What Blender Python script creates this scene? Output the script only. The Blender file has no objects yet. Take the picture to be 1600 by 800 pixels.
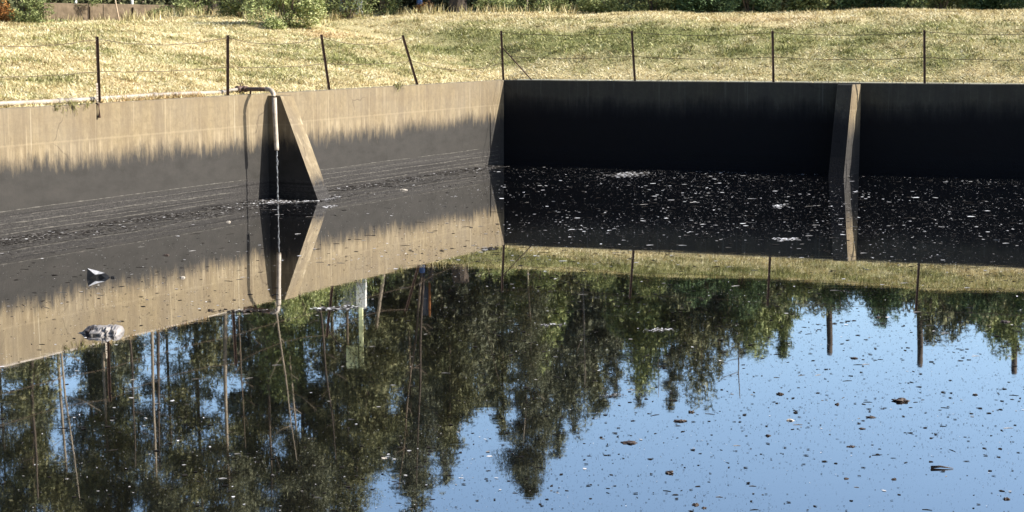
import bpy, bmesh, math, random
import numpy as np
from mathutils import Vector, Matrix, noise

random.seed(7)
rng = np.random.default_rng(7)
scn = bpy.context.scene
col = scn.collection
R = math.radians

# ------------------------------------------------------------------ camera
FPX = 2600.0                      # focal length in photograph pixels (1600 wide)
PITCH = math.atan(352 / FPX)
ROLL = R(.125)
CAMZ = 4.0
cd = bpy.data.cameras.new('camera')
cam = bpy.data.objects.new('camera', cd)
col.objects.link(cam)
cam.location = (0, 0, CAMZ)
_F = Vector((0, math.cos(PITCH), -math.sin(PITCH)))
_U0, _R0 = Vector((0, math.sin(PITCH), math.cos(PITCH))), Vector((1, 0, 0))
_U = _U0 * math.cos(ROLL) + _R0 * math.sin(ROLL)
_R = _R0 * math.cos(ROLL) - _U0 * math.sin(ROLL)
cam.rotation_euler = Matrix((_R, _U, -_F)).transposed().to_euler()
cd.sensor_width = 36
cd.lens = 36 * FPX / 1600
cd.clip_start = .1
cd.clip_end = 6000
scn.camera = cam

# ------------------------------------------------------------------ light
SUN_EL, SH = R(30), Vector((.993, -.116))
w = bpy.data.worlds.new('World')
scn.world = w
w.use_nodes = True
nt = w.node_tree
nt.nodes.clear()
sky = nt.nodes.new('ShaderNodeTexSky')
sky.sky_type = 'NISHITA'
sky.sun_disc = False
sky.sun_elevation = SUN_EL
sky.sun_rotation = math.atan2(SH.x, SH.y)
sky.air_density = 1.0
sky.dust_density = 1.0
sky.ozone_density = 2.0
sky.altitude = 200
bg = nt.nodes.new('ShaderNodeBackground')
bg.inputs[1].default_value = .118
wo = nt.nodes.new('ShaderNodeOutputWorld')
nt.links.new(sky.outputs[0], bg.inputs[0])
nt.links.new(bg.outputs[0], wo.inputs[0])
sd = bpy.data.lights.new('sun', 'SUN')
sd.energy = 5.0
sd.angle = R(.5)
sd.color = (1, .93, .82)
so = bpy.data.objects.new('sun', sd)
col.objects.link(so)
sdir = Vector((SH.x * math.cos(SUN_EL), SH.y * math.cos(SUN_EL), math.sin(SUN_EL)))
so.rotation_euler = sdir.to_track_quat('Z', 'Y').to_euler()
so.location = (20, 0, 30)
vs = scn.view_settings
vs.view_transform = 'Standard'
vs.look = 'None'
vs.gamma = 1
vs.use_curve_mapping = False
vs.exposure = 1.28

# ------------------------------------------------------------------ helpers
def ray(px, py):
    return _F + _R * ((px - 800) / FPX) + _U * ((400 - py) / FPX)
def onz(px, py, z=0.0):           # pixel -> point at height z
    d = ray(px, py); t = (z - CAMZ) / d.z
    return Vector((t * d.x, t * d.y, z))
def ony(px, py, Y):               # pixel -> point at distance Y
    d = ray(px, py); t = Y / d.y
    return Vector((t * d.x, Y, CAMZ + t * d.z))
def refl(px, py, Y):              # reflected pixel -> real point at distance Y
    p = ony(px, py, Y)
    return Vector((p.x, p.y, -p.z))

def link(name, me, mat=None, parent=None, loc=None):
    o = bpy.data.objects.new(name, me)
    col.objects.link(o)
    if mat and me is not None and not me.materials:
        me.materials.append(mat)
    if parent: o.parent = parent
    if loc is not None: o.location = loc
    return o
def tag(o, label=None, cat=None, group=None, kind=None):
    if label: o['label'] = label
    if cat: o['category'] = cat
    if group: o['group'] = group
    if kind: o['kind'] = kind
    return o
def empty(name, loc, label=None, cat=None, group=None, rz=0):
    o = bpy.data.objects.new(name, None)
    col.objects.link(o)
    o.location = loc
    o.rotation_euler = (0, 0, rz)
    o.empty_display_size = .2
    return tag(o, label, cat, group)
def copy_tree(o, parent=None):
    c = o.copy(); col.objects.link(c)
    if parent: c.parent = parent
    for ch in list(o.children): copy_tree(ch, c)
    return c
def mesh(name, vv, ff, smooth=False):
    me = bpy.data.meshes.new(name)
    me.from_pydata([tuple(v) for v in vv], [], ff)
    me.update()
    if smooth: me.polygons.foreach_set('use_smooth', [True] * len(me.polygons))
    return me
def npmesh(name, V, F, k, attr=None):
    """fast mesh from numpy: V (n,3), F (m,k); attr dict name -> per-vertex floats"""
    me = bpy.data.meshes.new(name)
    V = np.ascontiguousarray(V, dtype=np.float32); F = np.ascontiguousarray(F, dtype=np.int32)
    me.vertices.add(len(V)); me.vertices.foreach_set('co', V.ravel())
    me.loops.add(F.size); me.loops.foreach_set('vertex_index', F.ravel())
    me.polygons.add(len(F))
    me.polygons.foreach_set('loop_start', np.arange(len(F), dtype=np.int32) * k)
    me.polygons.foreach_set('loop_total', np.full(len(F), k, dtype=np.int32))
    me.update(calc_edges=True)
    for n, a in (attr or {}).items():
        at = me.attributes.new(n, 'FLOAT', 'POINT')
        at.data.foreach_set('value', np.ascontiguousarray(a, dtype=np.float32))
    return me
def tube_geo(pts, radii, n=8, vv=None, ff=None, cap=True):
    vv = [] if vv is None else vv; ff = [] if ff is None else ff
    pts = [Vector(p) for p in pts]
    rings = []
    for i, p in enumerate(pts):
        a = pts[max(i - 1, 0)]; b = pts[min(i + 1, len(pts) - 1)]
        t = (b - a).normalized()
        u = t.cross(Vector((0, 0, 1)))
        if u.length < .15: u = t.cross(Vector((0, 1, 0)))
        u.normalize(); v = t.cross(u)
        r = radii[i] if hasattr(radii, '__len__') else radii
        s = len(vv)
        for k in range(n):
            an = 2 * math.pi * k / n
            vv.append(p + u * (math.cos(an) * r) + v * (math.sin(an) * r))
        rings.append(s)
    for i in range(len(rings) - 1):
        a, b = rings[i], rings[i + 1]
        for k in range(n):
            k2 = (k + 1) % n
            ff.append((a + k, a + k2, b + k2, b + k))
    if cap:
        ff.append(tuple(rings[0] + k for k in range(n))[::-1])
        ff.append(tuple(rings[-1] + k for k in range(n)))
    return vv, ff
def tube(name, pts, r, mat, parent=None, n=8):
    vv, ff = tube_geo(pts, r, n)
    return link(name, mesh(name, vv, ff, n > 5), mat, parent)
def prism(name, pts, vec, mat, parent=None, bevel=0):
    """closed prism: polygon pts swept by vec"""
    n = len(pts); vec = Vector(vec)
    vv = [Vector(p) for p in pts] + [Vector(p) + vec for p in pts]
    ff = [tuple(range(n))[::-1], tuple(range(n, 2 * n))] + [(i, (i + 1) % n, n + (i + 1) % n, n + i) for i in range(n)]
    bm = bmesh.new()
    bv = [bm.verts.new(v) for v in vv]
    for f in ff: bm.faces.new([bv[i] for i in f])
    bmesh.ops.recalc_face_normals(bm, faces=bm.faces)
    if bevel: bmesh.ops.bevel(bm, geom=bm.edges[:], offset=bevel, segments=1, affect='EDGES')
    me = bpy.data.meshes.new(name); bm.to_mesh(me); bm.free()
    return link(name, me, mat, parent)
def box(name, c, size, mat, parent=None, rz=0, bevel=.01, tilt=0):
    sx, sy, sz = [a / 2 for a in size]
    q = [Vector(p) for p in ((-sx, -sy, -sz), (sx, -sy, -sz), (sx, sy, -sz), (-sx, sy, -sz))]
    o = prism(name, q, (0, 0, 2 * sz), mat, parent, bevel)
    o.location = c; o.rotation_euler = (tilt, 0, rz)
    return o

# ------------------------------------------------------------------ materials
class M:
    def __init__(s, name, rough=.9):
        s.m = bpy.data.materials.new(name); s.m.use_nodes = True
        s.t = s.m.node_tree; s.n = s.t.nodes; s.l = s.t.links
        s.b = s.n['Principled BSDF']; s.b.inputs['Roughness'].default_value = rough
        s.b.inputs['Specular IOR Level'].default_value = .25
        s.g = s.n.new('ShaderNodeNewGeometry')
    def new(s, t): return s.n.new('ShaderNode' + t)
    def coords(s, scale=(1, 1, 1), obj=False):
        mp = s.new('Mapping'); mp.inputs['Scale'].default_value = scale
        if obj:
            tc = s.new('TexCoord'); s.l.new(tc.outputs['Object'], mp.inputs[0])
        else: s.l.new(s.g.outputs['Position'], mp.inputs[0])
        return mp.outputs[0]
    def noise(s, sc, detail=4, rough=.55, scale=(1, 1, 1), obj=False):
        n = s.new('TexNoise'); n.inputs['Scale'].default_value = sc
        n.inputs['Detail'].default_value = detail; n.inputs['Roughness'].default_value = rough
        s.l.new(s.coords(scale, obj), n.inputs['Vector']); return n.outputs['Fac']
    def math(s, op, a, b=0.0, clamp=False):
        n = s.new('Math'); n.operation = op; n.use_clamp = clamp
        for i, x in enumerate((a, b)):
            if isinstance(x, (int, float)): n.inputs[i].default_value = x
            else: s.l.new(x, n.inputs[i])
        return n.outputs[0]
    def ramp(s, fac, stops):
        r = s.new('ValToRGB'); e = r.color_ramp.elements
        while len(e) < len(stops): e.new(.5)
        for i, (p, c) in enumerate(stops):
            e[i].position = p; e[i].color = (*c, 1) if hasattr(c, '__len__') else (c, c, c, 1)
        s.l.new(fac, r.inputs[0]); return r.outputs[0]
    def mix(s, f, a, b, mode='MIX'):
        n = s.new('Mix'); n.data_type = 'RGBA'; n.blend_type = mode
        for i, x in ((0, f), (6, a), (7, b)):
            if isinstance(x, (int, float)): n.inputs[i].default_value = x
            elif isinstance(x, tuple): n.inputs[i].default_value = (*x, 1)
            else: s.l.new(x, n.inputs[i])
        return n.outputs[2]
    def attr(s, name):
        a = s.new('Attribute'); a.attribute_name = name; return a.outputs['Fac']
    def rand(s):
        return s.new('ObjectInfo').outputs['Random']
    def color(s, c):
        if isinstance(c, tuple): s.b.inputs['Base Color'].default_value = (*c, 1)
        else: s.l.new(c, s.b.inputs['Base Color'])
        return s
    def bump(s, h, strength=.3, dist=.02):
        b = s.new('Bump'); b.inputs['Strength'].default_value = strength; b.inputs['Distance'].default_value = dist
        s.l.new(h, b.inputs['Height']); s.l.new(b.outputs[0], s.b.inputs['Normal']); return s
    def z(s):
        x = s.new('SeparateXYZ'); s.l.new(s.g.outputs['Position'], x.inputs[0]); return x.outputs[2]

def simple(name, ca, cb, rough=.8, sc=6, bump=.2, metal=0, obj=True, scale=(1, 1, 1), detail=5):
    m = M(name, rough); f = m.noise(sc, detail, .6, scale, obj)
    m.color(m.ramp(f, [(.3, ca), (.7, cb)])); m.b.inputs['Metallic'].default_value = metal
    if bump: m.bump(f, bump, .02)
    return m.m

def concrete(name, edge, k=1.0, kd=1.0, soft=(-.08, .24)):
    """weathered pale concrete above a ragged line at height `edge`, coated with dark dried sludge below it"""
    m = M(name, .85)
    z = m.z()
    fine = m.noise(9, 8, .7)
    streak = m.noise(1.0, 5, .65, (3.6, 3.6, .22))
    streak2 = m.noise(1.0, 3, .5, (13, 13, .5))
    big = m.noise(.55, 4, .6)
    band = m.noise(1.0, 4, .6, (.25, .25, 7))
    tan = m.ramp(fine, [(.25, (.128, .098, .056)), (.6, (.182, .142, .083)), (.85, (.25, .205, .13))])
    tan = m.mix(m.ramp(streak, [(.42, 0.0), (.62, .55)]), tan, (.095, .070, .044))
    tan = m.mix(m.ramp(streak2, [(.60, 0.0), (.72, .42)]), tan, (.36, .30, .20))
    tan = m.mix(m.ramp(big, [(.35, .0), (.65, .3)]), tan, (.15, .135, .11))
    tan = m.mix(m.ramp(band, [(.5, 0.0), (.7, .3)]), tan, (.13, .098, .06))
    # construction joint: faint pale line
    dz = m.math('ABSOLUTE', m.math('SUBTRACT', z, m.math('ADD', 1.76, m.math('MULTIPLY', fine, .05))))
    tan = m.mix(m.ramp(dz, [(.0, .16), (.03, 0.0)]), tan, (.36, .30, .20))
    vor = m.new('TexVoronoi'); vor.feature = 'DISTANCE_TO_EDGE'; vor.inputs['Scale'].default_value = .55
    wrp = m.new('Mix'); wrp.data_type = 'VECTOR'; wrp.inputs[0].default_value = .35
    nz_ = m.new('TexNoise'); nz_.inputs['Scale'].default_value = 1.3; nz_.inputs['Detail'].default_value = 5
    m.l.new(m.g.outputs['Position'], nz_.inputs['Vector']); m.l.new(m.g.outputs['Position'], wrp.inputs[4]); m.l.new(nz_.outputs['Color'], wrp.inputs[5])
    m.l.new(wrp.outputs[1], vor.inputs['Vector'])
    tan = m.mix(m.math('MULTIPLY', m.ramp(vor.outputs['Distance'], [(.0, .8), (.006, 0.0)]), m.ramp(big, [(.5, 0.0), (.6, 1.0)])), tan, (.06, .045, .03))
    tan = m.mix(m.ramp(m.noise(1.0, 6, .75, (1.6, 1.6, .8)), [(.50, 0.0), (.72, .55)]), tan, (.105, .082, .055))
    zz = m.math('SUBTRACT', 1.80, z)
    drip = m.ramp(m.noise(1.0, 4, .7, (9, 9, .25)), [(.50, 0.0), (.68, .42)])
    tan = m.mix(m.math('MULTIPLY', drip, m.ramp(zz, [(.0, 0.0), (.12, 1.0)])), tan, (.34, .28, .185))
    tan = m.mix(m.ramp(m.noise(1.0, 3, .6, (7, 7, .10)), [(.67, 0.0), (.72, .32)]), tan, (.44, .39, .29))
    # browner zone right above the sludge line
    sum1 = m.math('ADD', m.math('MULTIPLY', m.noise(1.0, 6, .7, (1.3, 1.3, .5)), .65), m.math('MULTIPLY', m.noise(1.0, 5, .75, (4.2, 4.2, .5)), .45))
    lim = m.math('ADD', m.math('MULTIPLY', m.math('SUBTRACT', sum1, .55), .95), edge)
    lim = m.math('ADD', lim, m.math('MULTIPLY', m.math('SUBTRACT', m.noise(.35, 2, .5), .5), .35))
    d = m.math('SUBTRACT', z, lim)
    mott = m.noise(1.0, 7, .75, (7, 7, 1.6))
    dm = m.math('ADD', d, m.math('MULTIPLY', m.math('SUBTRACT', mott, .5), .55))
    tan = m.mix(m.ramp(dm, [(-.0, .6), (.34, 0.0)]), tan, (.085, .066, .044))
    dark = m.ramp(m.noise(2, 6, .6, (1, 1, 2)), [(.3, (.020, .0185, .0165)), (.5, (.026, .0242, .0220)), (.75, (.032, .0290, .0262))])
    rough = m.ramp(m.noise(14, 8, .75, (1, 1, 2.4)), [(.35, (.013, .012, .012)), (.54, (.028, .026, .025)), (.75, (.085, .08, .075))])
    low = m.ramp(m.math('ADD', z, m.math('MULTIPLY', m.noise(6, 4), .06)), [(.46, 1.0), (.56, 0.0)])
    lines = m.noise(1.0, 5, .7, (.12, .12, 13))
    rough = m.mix(m.ramp(lines, [(.36, .9), (.46, 0.0)]), rough, (.010, .009, .009))
    rough = m.mix(m.ramp(lines, [(.56, 0.0), (.64, .5)]), rough, (.085, .080, .072))
    dark = m.mix(low, dark, rough)
    c = m.mix(m.ramp(m.math('ADD', d, m.math('ADD', .3, m.math('MULTIPLY', m.math('SUBTRACT', mott, .5), .85))), [(.3 + soft[0], 1.0), (.3 + soft[1], 0.0)]), tan, dark)
    if k < 1: c = m.mix(m.ramp(m.math('ADD', d, .3), [(.3 + soft[0], 1.0), (.3 + soft[1], 0.0)]), m.mix(1.0, c, (k * .85, k, k * 1.25), 'MULTIPLY'), m.mix(1.0, c, (kd * .6, kd * .75, kd * 1.8), 'MULTIPLY'))  # painted shade: darkens and blues the whole colour
    m.color(c)
    m.bump(m.math('ADD', fine, m.math('MULTIPLY', m.noise(30, 4), m.math('ADD', m.math('MULTIPLY', low, 1.5), .3))), .35, .02)
    return m.m

MAT = {}
MAT['wall_left'] = concrete('stained_concrete', 1.30)
MAT['wall_back'] = concrete('stained_concrete_shaded', 1.74, .34, .06, (-.30, .34))  # back wall's shade multiplied into the stained concrete colour
MAT['buttress_back'] = concrete('stained_concrete_buttress_shaded', 1.62, .26, .06, (-.2, .3))  # shade on the sloping front painted in as a darker copy
MAT['buttress_front'] = concrete('pale_concrete_front', .42, 1.0)  # stain line set lower, keeping this face pale nearer the foot
MAT['buttress_side'] = concrete('sunlit_concrete_side', 1.35, 1.0, .9, (-.5, .5))  # untinted copy that paints sunlight onto the back buttress's right side
MAT['rust'] = simple('rusty_steel', (.030, .019, .015), (.075, .042, .028), .8, 14)
MAT['wire'] = simple('rusty_wire', (.06, .045, .03), (.11, .08, .055), .9, 20, 0)
MAT['pipe'] = simple('galvanised_pipe', (.20, .17, .14), (.36, .32, .27), .5, 5, .15)
MAT['darkpipe'] = simple('brown_pipe', (.07, .045, .035), (.17, .11, .085), .55, 12, .2)
MAT['spout'] = simple('weathered_spout', (.22, .18, .14), (.42, .37, .31), .5, 8, .2)
MAT['joint'] = simple('pipe_coupling', (.16, .14, .12), (.32, .29, .25), .5, 12, .2)
MAT['bark'] = simple('pine_bark', (.05, .038, .028), (.15, .115, .082), .95, 5, .5, scale=(1, 1, .3))
MAT['bark_dark'] = simple('dead_trunk_bark', (.035, .028, .023), (.085, .066, .052), .95, 7, .5, scale=(1, 1, .4))
MAT['bark_pale'] = simple('pale_bark', (.11, .09, .07), (.30, .25, .19), .9, 4, .4, scale=(1, 1, .3))
MAT['stone'] = simple('dark_rubble', (.03, .03, .03), (.13, .12, .11), .9, 9, .4)
MAT['block'] = simple('brown_block', (.065, .048, .030), (.14, .105, .07), .9, 5, .3)
MAT['mortar'] = simple('mortar', (.04, .03, .022), (.07, .055, .04), .95, 12, .2)
MAT['white_post'] = simple('white_painted_post', (.6, .6, .58), (.8, .8, .78), .6, 5, .05)
MAT['grey_steel'] = simple('grey_steel_sheet', (.16, .17, .19), (.26, .27, .29), .6, 3, .1)
MAT['dark_steel'] = simple('dark_steel_sheet', (.05, .055, .07), (.09, .095, .11), .6, 3, .1)
MAT['yellow'] = simple('pale_yellow_panel', (.72, .76, .42), (.82, .84, .52), .6, 3, .05)
MAT['rust_orange'] = simple('orange_rust', (.25, .09, .03), (.40, .17, .06), .8, 9, .2)
MAT['stick'] = simple('bleached_stick', (.30, .22, .15), (.45, .35, .25), .9, 9, .2)
MAT['blue'] = simple('blue_plastic', (.04, .08, .18), (.06, .12, .26), .5, 4, .05)

def leafmat(name, a, b, c, trans=.0):
    m = M(name, .75)
    v = m.attr('tint')
    m.color(m.ramp(v, [(.0, a), (.55, b), (1.0, c)]))
    m.b.inputs['Specular IOR Level'].default_value = .2
    return m.m
MAT['pine'] = leafmat('pine_needles', (.044, .049, .030), (.095, .103, .062), (.19, .19, .12))
MAT['olive'] = leafmat('olive_foliage', (.042, .047, .022), (.100, .106, .048), (.21, .20, .105))
MAT['shrub'] = leafmat('shrub_leaves', (.050, .070, .024), (.15, .18, .065), (.32, .33, .14))
MAT['shrub_dark'] = leafmat('dark_leaves', (.014, .030, .012), (.045, .080, .030), (.15, .21, .09))
MAT['shrub_pale'] = leafmat('pale_shrub_leaves', (.09, .13, .04), (.28, .32, .12), (.52, .52, .28))
MAT['shrub_orange'] = leafmat('dry_orange_leaves', (.12, .04, .015), (.35, .15, .04), (.6, .36, .12))
MAT['shrub_red'] = leafmat('dry_red_brown_weed', (.10, .045, .03), (.26, .14, .085), (.45, .32, .17))

def grassmat(name, blades):
    m = M(name, .95)
    g = m.attr('green'); t = m.attr('tint') if blades else m.noise(24, 8, .8, (1, 1, 1))
    if not blades: t = m.math('ADD', m.math('MULTIPLY', m.math('SUBTRACT', t, .5), 1.8), .45, True)
    straw = m.ramp(t, [(.0, (.17, .11, .045)), (.35, (.47, .385, .20)), (.7, (.71, .62, .375)), (1.0, (.87, .81, .60))])
    green = m.ramp(t, [(.0, (.035, .040, .016)), (.4, (.15, .165, .055)), (.75, (.38, .37, .15)), (1.0, (.72, .68, .36))])
    c = m.mix(m.math('MULTIPLY', g, 1.0, True), straw, green)
    r = m.attr('red')
    c = m.mix(m.math('MULTIPLY', r, .38, True), c, (.42, .20, .09))
    m.color(c)
    m.b.inputs['Specular IOR Level'].default_value = .1
    if not blades: m.bump(m.noise(18, 8, .8), 1.0, .06)
    return m.m
MAT['ground'] = grassmat('mown_bank', False)
MAT['blades'] = grassmat('dry_cut_grass', True)

def watermat():
    m = M('oily_water', .01)
    m.color((.0035, .0035, .004))
    m.b.inputs['IOR'].default_value = 2.1
    m.b.inputs['Specular IOR Level'].default_value = .5
    m.b.inputs['Coat Weight'].default_value = 1.0      # the oil film lying on the water
    m.b.inputs['Coat IOR'].default_value = 2.6
    m.b.inputs['Coat Roughness'].default_value = .012
    n1 = m.noise(1.0, 3, .5, (.9, 2.2, 1))
    n2 = m.noise(1.0, 2, .5, (6, 14, 1))
    h = m.math('ADD', m.math('MULTIPLY', n1, 1.0), m.math('MULTIPLY', n2, .10))
    m.bump(h, 1.0, .0011)
    film = m.noise(1.0, 6, .65, (.5, 1.4, 1))
    m.l.new(m.ramp(film, [(.35, .004), (.7, .04)]), m.b.inputs['Roughness'])
    return m.m
MAT['water'] = watermat()

def speckmat():
    m = M('floating_scum', .55)
    t = m.attr('tint')
    m.color(m.ramp(t, [(.0, (.008, .007, .007)), (.6, (.022, .019, .017)), (.85, (.20, .19, .18)), (1.0, (.58, .58, .60))]))
    m.b.inputs['Specular IOR Level'].default_value = .05
    m.b.inputs['Roughness'].default_value = 1
    return m.m
MAT['speck'] = speckmat()
MAT['clump'] = simple('soaked_debris', (.018, .013, .011), (.09, .065, .05), .5, 30, .5)
MAT['bag_black'] = simple('black_plastic_film', (.006, .006, .006), (.016, .016, .017), .4, 10, .3)
MAT['bag_pale'] = simple('pale_crumpled_film', (.08, .075, .072), (.28, .26, .25), .4, 5, .9)
MAT['bag_band'] = simple('dark_film_band', (.02, .018, .018), (.05, .042, .042), .4, 9, .4)
MAT['foam'] = simple('brown_foam', (.25, .21, .17), (.62, .57, .50), .7, 25, .4)
m_ = M('falling_water', .15); m_.color(m_.ramp(m_.noise(40, 4, .6, (1, 1, .4)), [(.35, (.09, .10, .11)), (.65, (.28, .29, .31))]))
m_.b.inputs['Transmission Weight'].default_value = .35; m_.b.inputs['IOR'].default_value = 1.33
MAT['stream'] = m_.m

# ------------------------------------------------------------------ the tank's plan
H = 2.52
Ct = onz(787, 125, H)                              # inner top corner
Lt = onz(0, 170, H); Rt = onz(1600, 132, H)
d1 = (Ct - Lt).normalized()                        # along the left wall, away from the camera
n1 = Vector((d1.y, -d1.x, 0))                      # left wall's normal into the tank
e2 = (Rt - Ct).normalized()                        # along the back wall, to the right
n2 = Vector((e2.y, -e2.x, 0))                      # back wall's normal into the tank
if n2.y > 0: n2 = -n2
def LW(s, p, z): return Ct - d1 * s + n1 * p + Vector((0, 0, z - H))   # s from corner towards the camera
def BW(s, p, z): return Ct + e2 * s + n2 * p + Vector((0, 0, z - H))
BAT1, BAT2 = .0, .0                              # batter of each wall at the water
def left_s(px):                                    # s on left wall top for photo x
    u = (px - 800) / FPX / math.cos(PITCH) * 1.0
    lo, hi = -5, 45
    for _ in range(50):
        md = (lo + hi) / 2; P = LW(md, 0, H)
        f = (P.x) / (P.y * math.cos(PITCH) - (P.z - CAMZ) * math.sin(PITCH)) * FPX + 800
        if f > px: lo = md
        else: hi = md
    return (lo + hi) / 2
def back_s(px):
    lo, hi = -5, 45
    for _ in range(50):
        md = (lo + hi) / 2; P = BW(md, 0, H)
        f = (P.x) / (P.y * math.cos(PITCH) - (P.z - CAMZ) * math.sin(PITCH)) * FPX + 800
        if f < px: lo = md
        else: hi = md
    return (lo + hi) / 2
SL, SB = 52.0, 34.0                                # lengths of the two walls
TH = .26
A0 = LW(SL, 0, H); B0 = BW(SB, 0, H)
N0 = Vector((A0.x + 2, 1.0, H)); N0 = Vector((B0.x + 4, 3.0, H))

# ------------------------------------------------------------------ walls
def wall_body(name, P, L, bat, mat, parent, zb=-1.0, step=.5, wob=.008):
    """P(s,p,z); inner face with batter, worn top edge; bottom below the water"""
    n = int(L / step); vv = []; ff = []
    prof = [(bat * (H - zb) / H, zb), (bat, 0.0), (bat * .5, H / 2), (.012, H - .02), (-.02, H), (-TH, H - .005), (-TH, zb)]
    for i in range(n + 1):
        s = L * i / n
        for (p, z) in prof:
            q = P(s, p, z)
            if z > 1.0: q.z += wob * (noise.noise((s * .9, z, 3.1)) * 1.2); 
            vv.append(q)
    k = len(prof)
    for i in range(n):
        for j in range(k - 1):
            a = i * k + j
            ff.append((a, a + 1, a + k + 1, a + k))
        ff.append((i * k + k - 1, i * k, (i + 1) * k, (i + 1) * k + k - 1))
    ff.append(tuple(range(k))); ff.append(tuple(n * k + j for j in range(k))[::-1])
    bm = bmesh.new(); bv = [bm.verts.new(v) for v in vv]
    for f in ff: bm.faces.new([bv[i] for i in f])
    bmesh.ops.recalc_face_normals(bm, faces=bm.faces)
    me = bpy.data.meshes.new(name); bm.to_mesh(me); bm.free()
    return link(name, me, mat, parent)

wl = empty('retaining_wall', (0, 0, 0), 'sunlit tan concrete tank wall with grey sludge stain, running from the left edge to the corner', 'wall')
wb = empty('retaining_wall', (0, 0, 0), 'shaded near-black concrete tank wall running from the corner to the right edge', 'wall')
# the left wall runs on past the corner under the back wall's batter
wall_body('wall_body', lambda s, p, z: LW(s - .9 * (1 if s < .01 else 0), p, z), SL, BAT1, MAT['wall_left'], wl)
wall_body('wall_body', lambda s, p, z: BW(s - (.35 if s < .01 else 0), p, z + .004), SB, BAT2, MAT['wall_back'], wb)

def buttress(P, s0, s1, s0w, s1w, ptop, pbot, bat, mat, parent, ztop=H - .05, side=None, front=False):
    """sloping buttress between s0..s1 at its front, s0w..s1w at the wall; ptop/pbot protrusion beyond the face"""
    zb = -.9
    def fr(z): return ptop + (pbot - ptop) * (ztop - z) / ztop
    def wl_(z): return bat * (H - z) / H - .03
    lv = [zb, 0, .8, 1.6, ztop - .02, ztop]
    vv = []; ff = []
    for z in lv:
        f = fr(z) - (.02 if z == ztop else 0)
        for (s, p) in ((s0w, wl_(z)), (s0, f), (s1, f), (s1w, wl_(z))): vv.append(P(s, p, z))
    for i in range(len(lv) - 1):
        for j in range(4):
            a = i * 4 + j; b = i * 4 + (j + 1) % 4
            ff.append((a, b, b + 4, a + 4))
    ff.append((0, 1, 2, 3)); e = (len(lv) - 1) * 4; ff.append((e, e + 1, e + 2, e + 3))
    bm = bmesh.new(); bv = [bm.verts.new(v) for v in vv]
    for f in ff: bm.faces.new([bv[i] for i in f])
    bmesh.ops.recalc_face_normals(bm, faces=bm.faces)
    if side:                                       # faces taking the lighter copy; on the back buttress it paints in sunlight
        ax = (P(1, 0, 0) - P(0, 0, 0)).normalized() if not front else (P(0, 1, 0) - P(0, 0, 0)).normalized()
        for f in bm.faces:
            if f.normal.dot(ax) > .5: f.material_index = 1
    me = bpy.data.meshes.new('buttress'); bm.to_mesh(me); bm.free()
    me.materials.append(mat)
    if side: me.materials.append(side)
    return link('buttress', me, mat, parent)
sA = left_s(418)
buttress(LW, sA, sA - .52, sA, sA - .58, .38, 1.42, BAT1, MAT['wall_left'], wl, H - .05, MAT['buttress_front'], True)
sB = back_s(1313)
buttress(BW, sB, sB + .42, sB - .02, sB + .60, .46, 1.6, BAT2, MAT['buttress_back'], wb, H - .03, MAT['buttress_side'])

# dried tide lines of sludge along the left wall
def tide(name, z0, r, seed, parent, P, bat, s0, s1):
    pts = []; rad = []
    n = int((s1 - s0) / .12)
    for i in range(n + 1):
        s = s0 + (s1 - s0) * i / n
        z = z0 + .018 * noise.noise((s * .5, seed, 0)) + .010 * noise.noise((s * 4, seed, 1))
        gap = noise.noise((s * .45, seed, 9)) + .5 * noise.noise((s * 2.2, seed, 3))
        pts.append(P(s, bat * (H - z) / H - r * .2 - (r * 1.2 if gap < -.48 else 0), z)); rad.append(r * (.5 + 1.1 * abs(noise.noise((s * 6, seed, 5)))))
    vv, ff = tube_geo(pts, rad, 5)
    return link(name, mesh(name, vv, ff), MAT['tide'], parent)
MAT['tide'] = simple('crusted_sludge', (.020, .019, .018), (.105, .098, .088), .9, 9, .6, obj=False)
for i, (z0, r) in enumerate(((.52, .018), (.40, .012), (.27, .019), (.16, .012), (.07, .02))):
    tide('sludge_ridge', z0, r, i * 3.7, wl, LW, BAT1, .35, sA - .5)
    tide('sludge_ridge', z0, r, i * 3.7, wl, LW, BAT1, sA + .9 + i * .3, 40)

# the far sides of the tank, beside and behind the photographer
def side_wall(name, a, b, label):
    d = (b - a).normalized(); nn = Vector((-d.y, d.x, 0)); L = (b - a).length
    t = empty(name, (0, 0, 0), label, 'wall')
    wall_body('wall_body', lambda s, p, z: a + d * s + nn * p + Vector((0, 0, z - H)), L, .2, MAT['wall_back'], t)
NL = LW(SL, 0, H); NR = Vector((B0.x - 3, NL.y + 0, H))
# perimeter, clockwise seen from above: near-left -> corner -> right -> near-right
PER = [Vector((A0.x, A0.y, 0)), Vector((Ct.x, Ct.y, 0)), Vector((B0.x, B0.y, 0)), Vector((B0.x - 6, 1.5, 0)), Vector((0.6, 1.5, 0))]
tcut = (Ct.y - 1.5) / d1.y
PER[0] = Vector((LW(tcut, 0, H).x, 1.5, 0)); PER = PER[:4]
side_wall('retaining_wall', PER[3] + Vector((0, 0, H)), PER[2] + Vector((0, 0, H)), 'long concrete tank wall on the right, outside the frame')
side_wall('retaining_wall', PER[0] + Vector((.4, 0, H)), PER[3] + Vector((0, 0, H)), 'near concrete tank wall below the viewpoint, outside the frame')

# ------------------------------------------------------------------ water
wv = [(-80, -20, 0), (120, -20, 0), (120, 120, 0), (-80, 120, 0)]
# water sheet only inside the tank
wv = [PER[0] - n1 * .1, PER[1] + Vector((0, .1, 0)), PER[2], PER[3]]
wo_ = link('pond_water', mesh('pond_water', [Vector((v.x, v.y, 0)) for v in wv], [(3, 2, 1, 0)]), MAT['water'])
tag(wo_, kind='structure', label='dark oily still water filling the tank')
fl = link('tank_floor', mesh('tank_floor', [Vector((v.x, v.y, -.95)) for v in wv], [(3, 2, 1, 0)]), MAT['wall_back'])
tag(fl, kind='structure')

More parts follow.
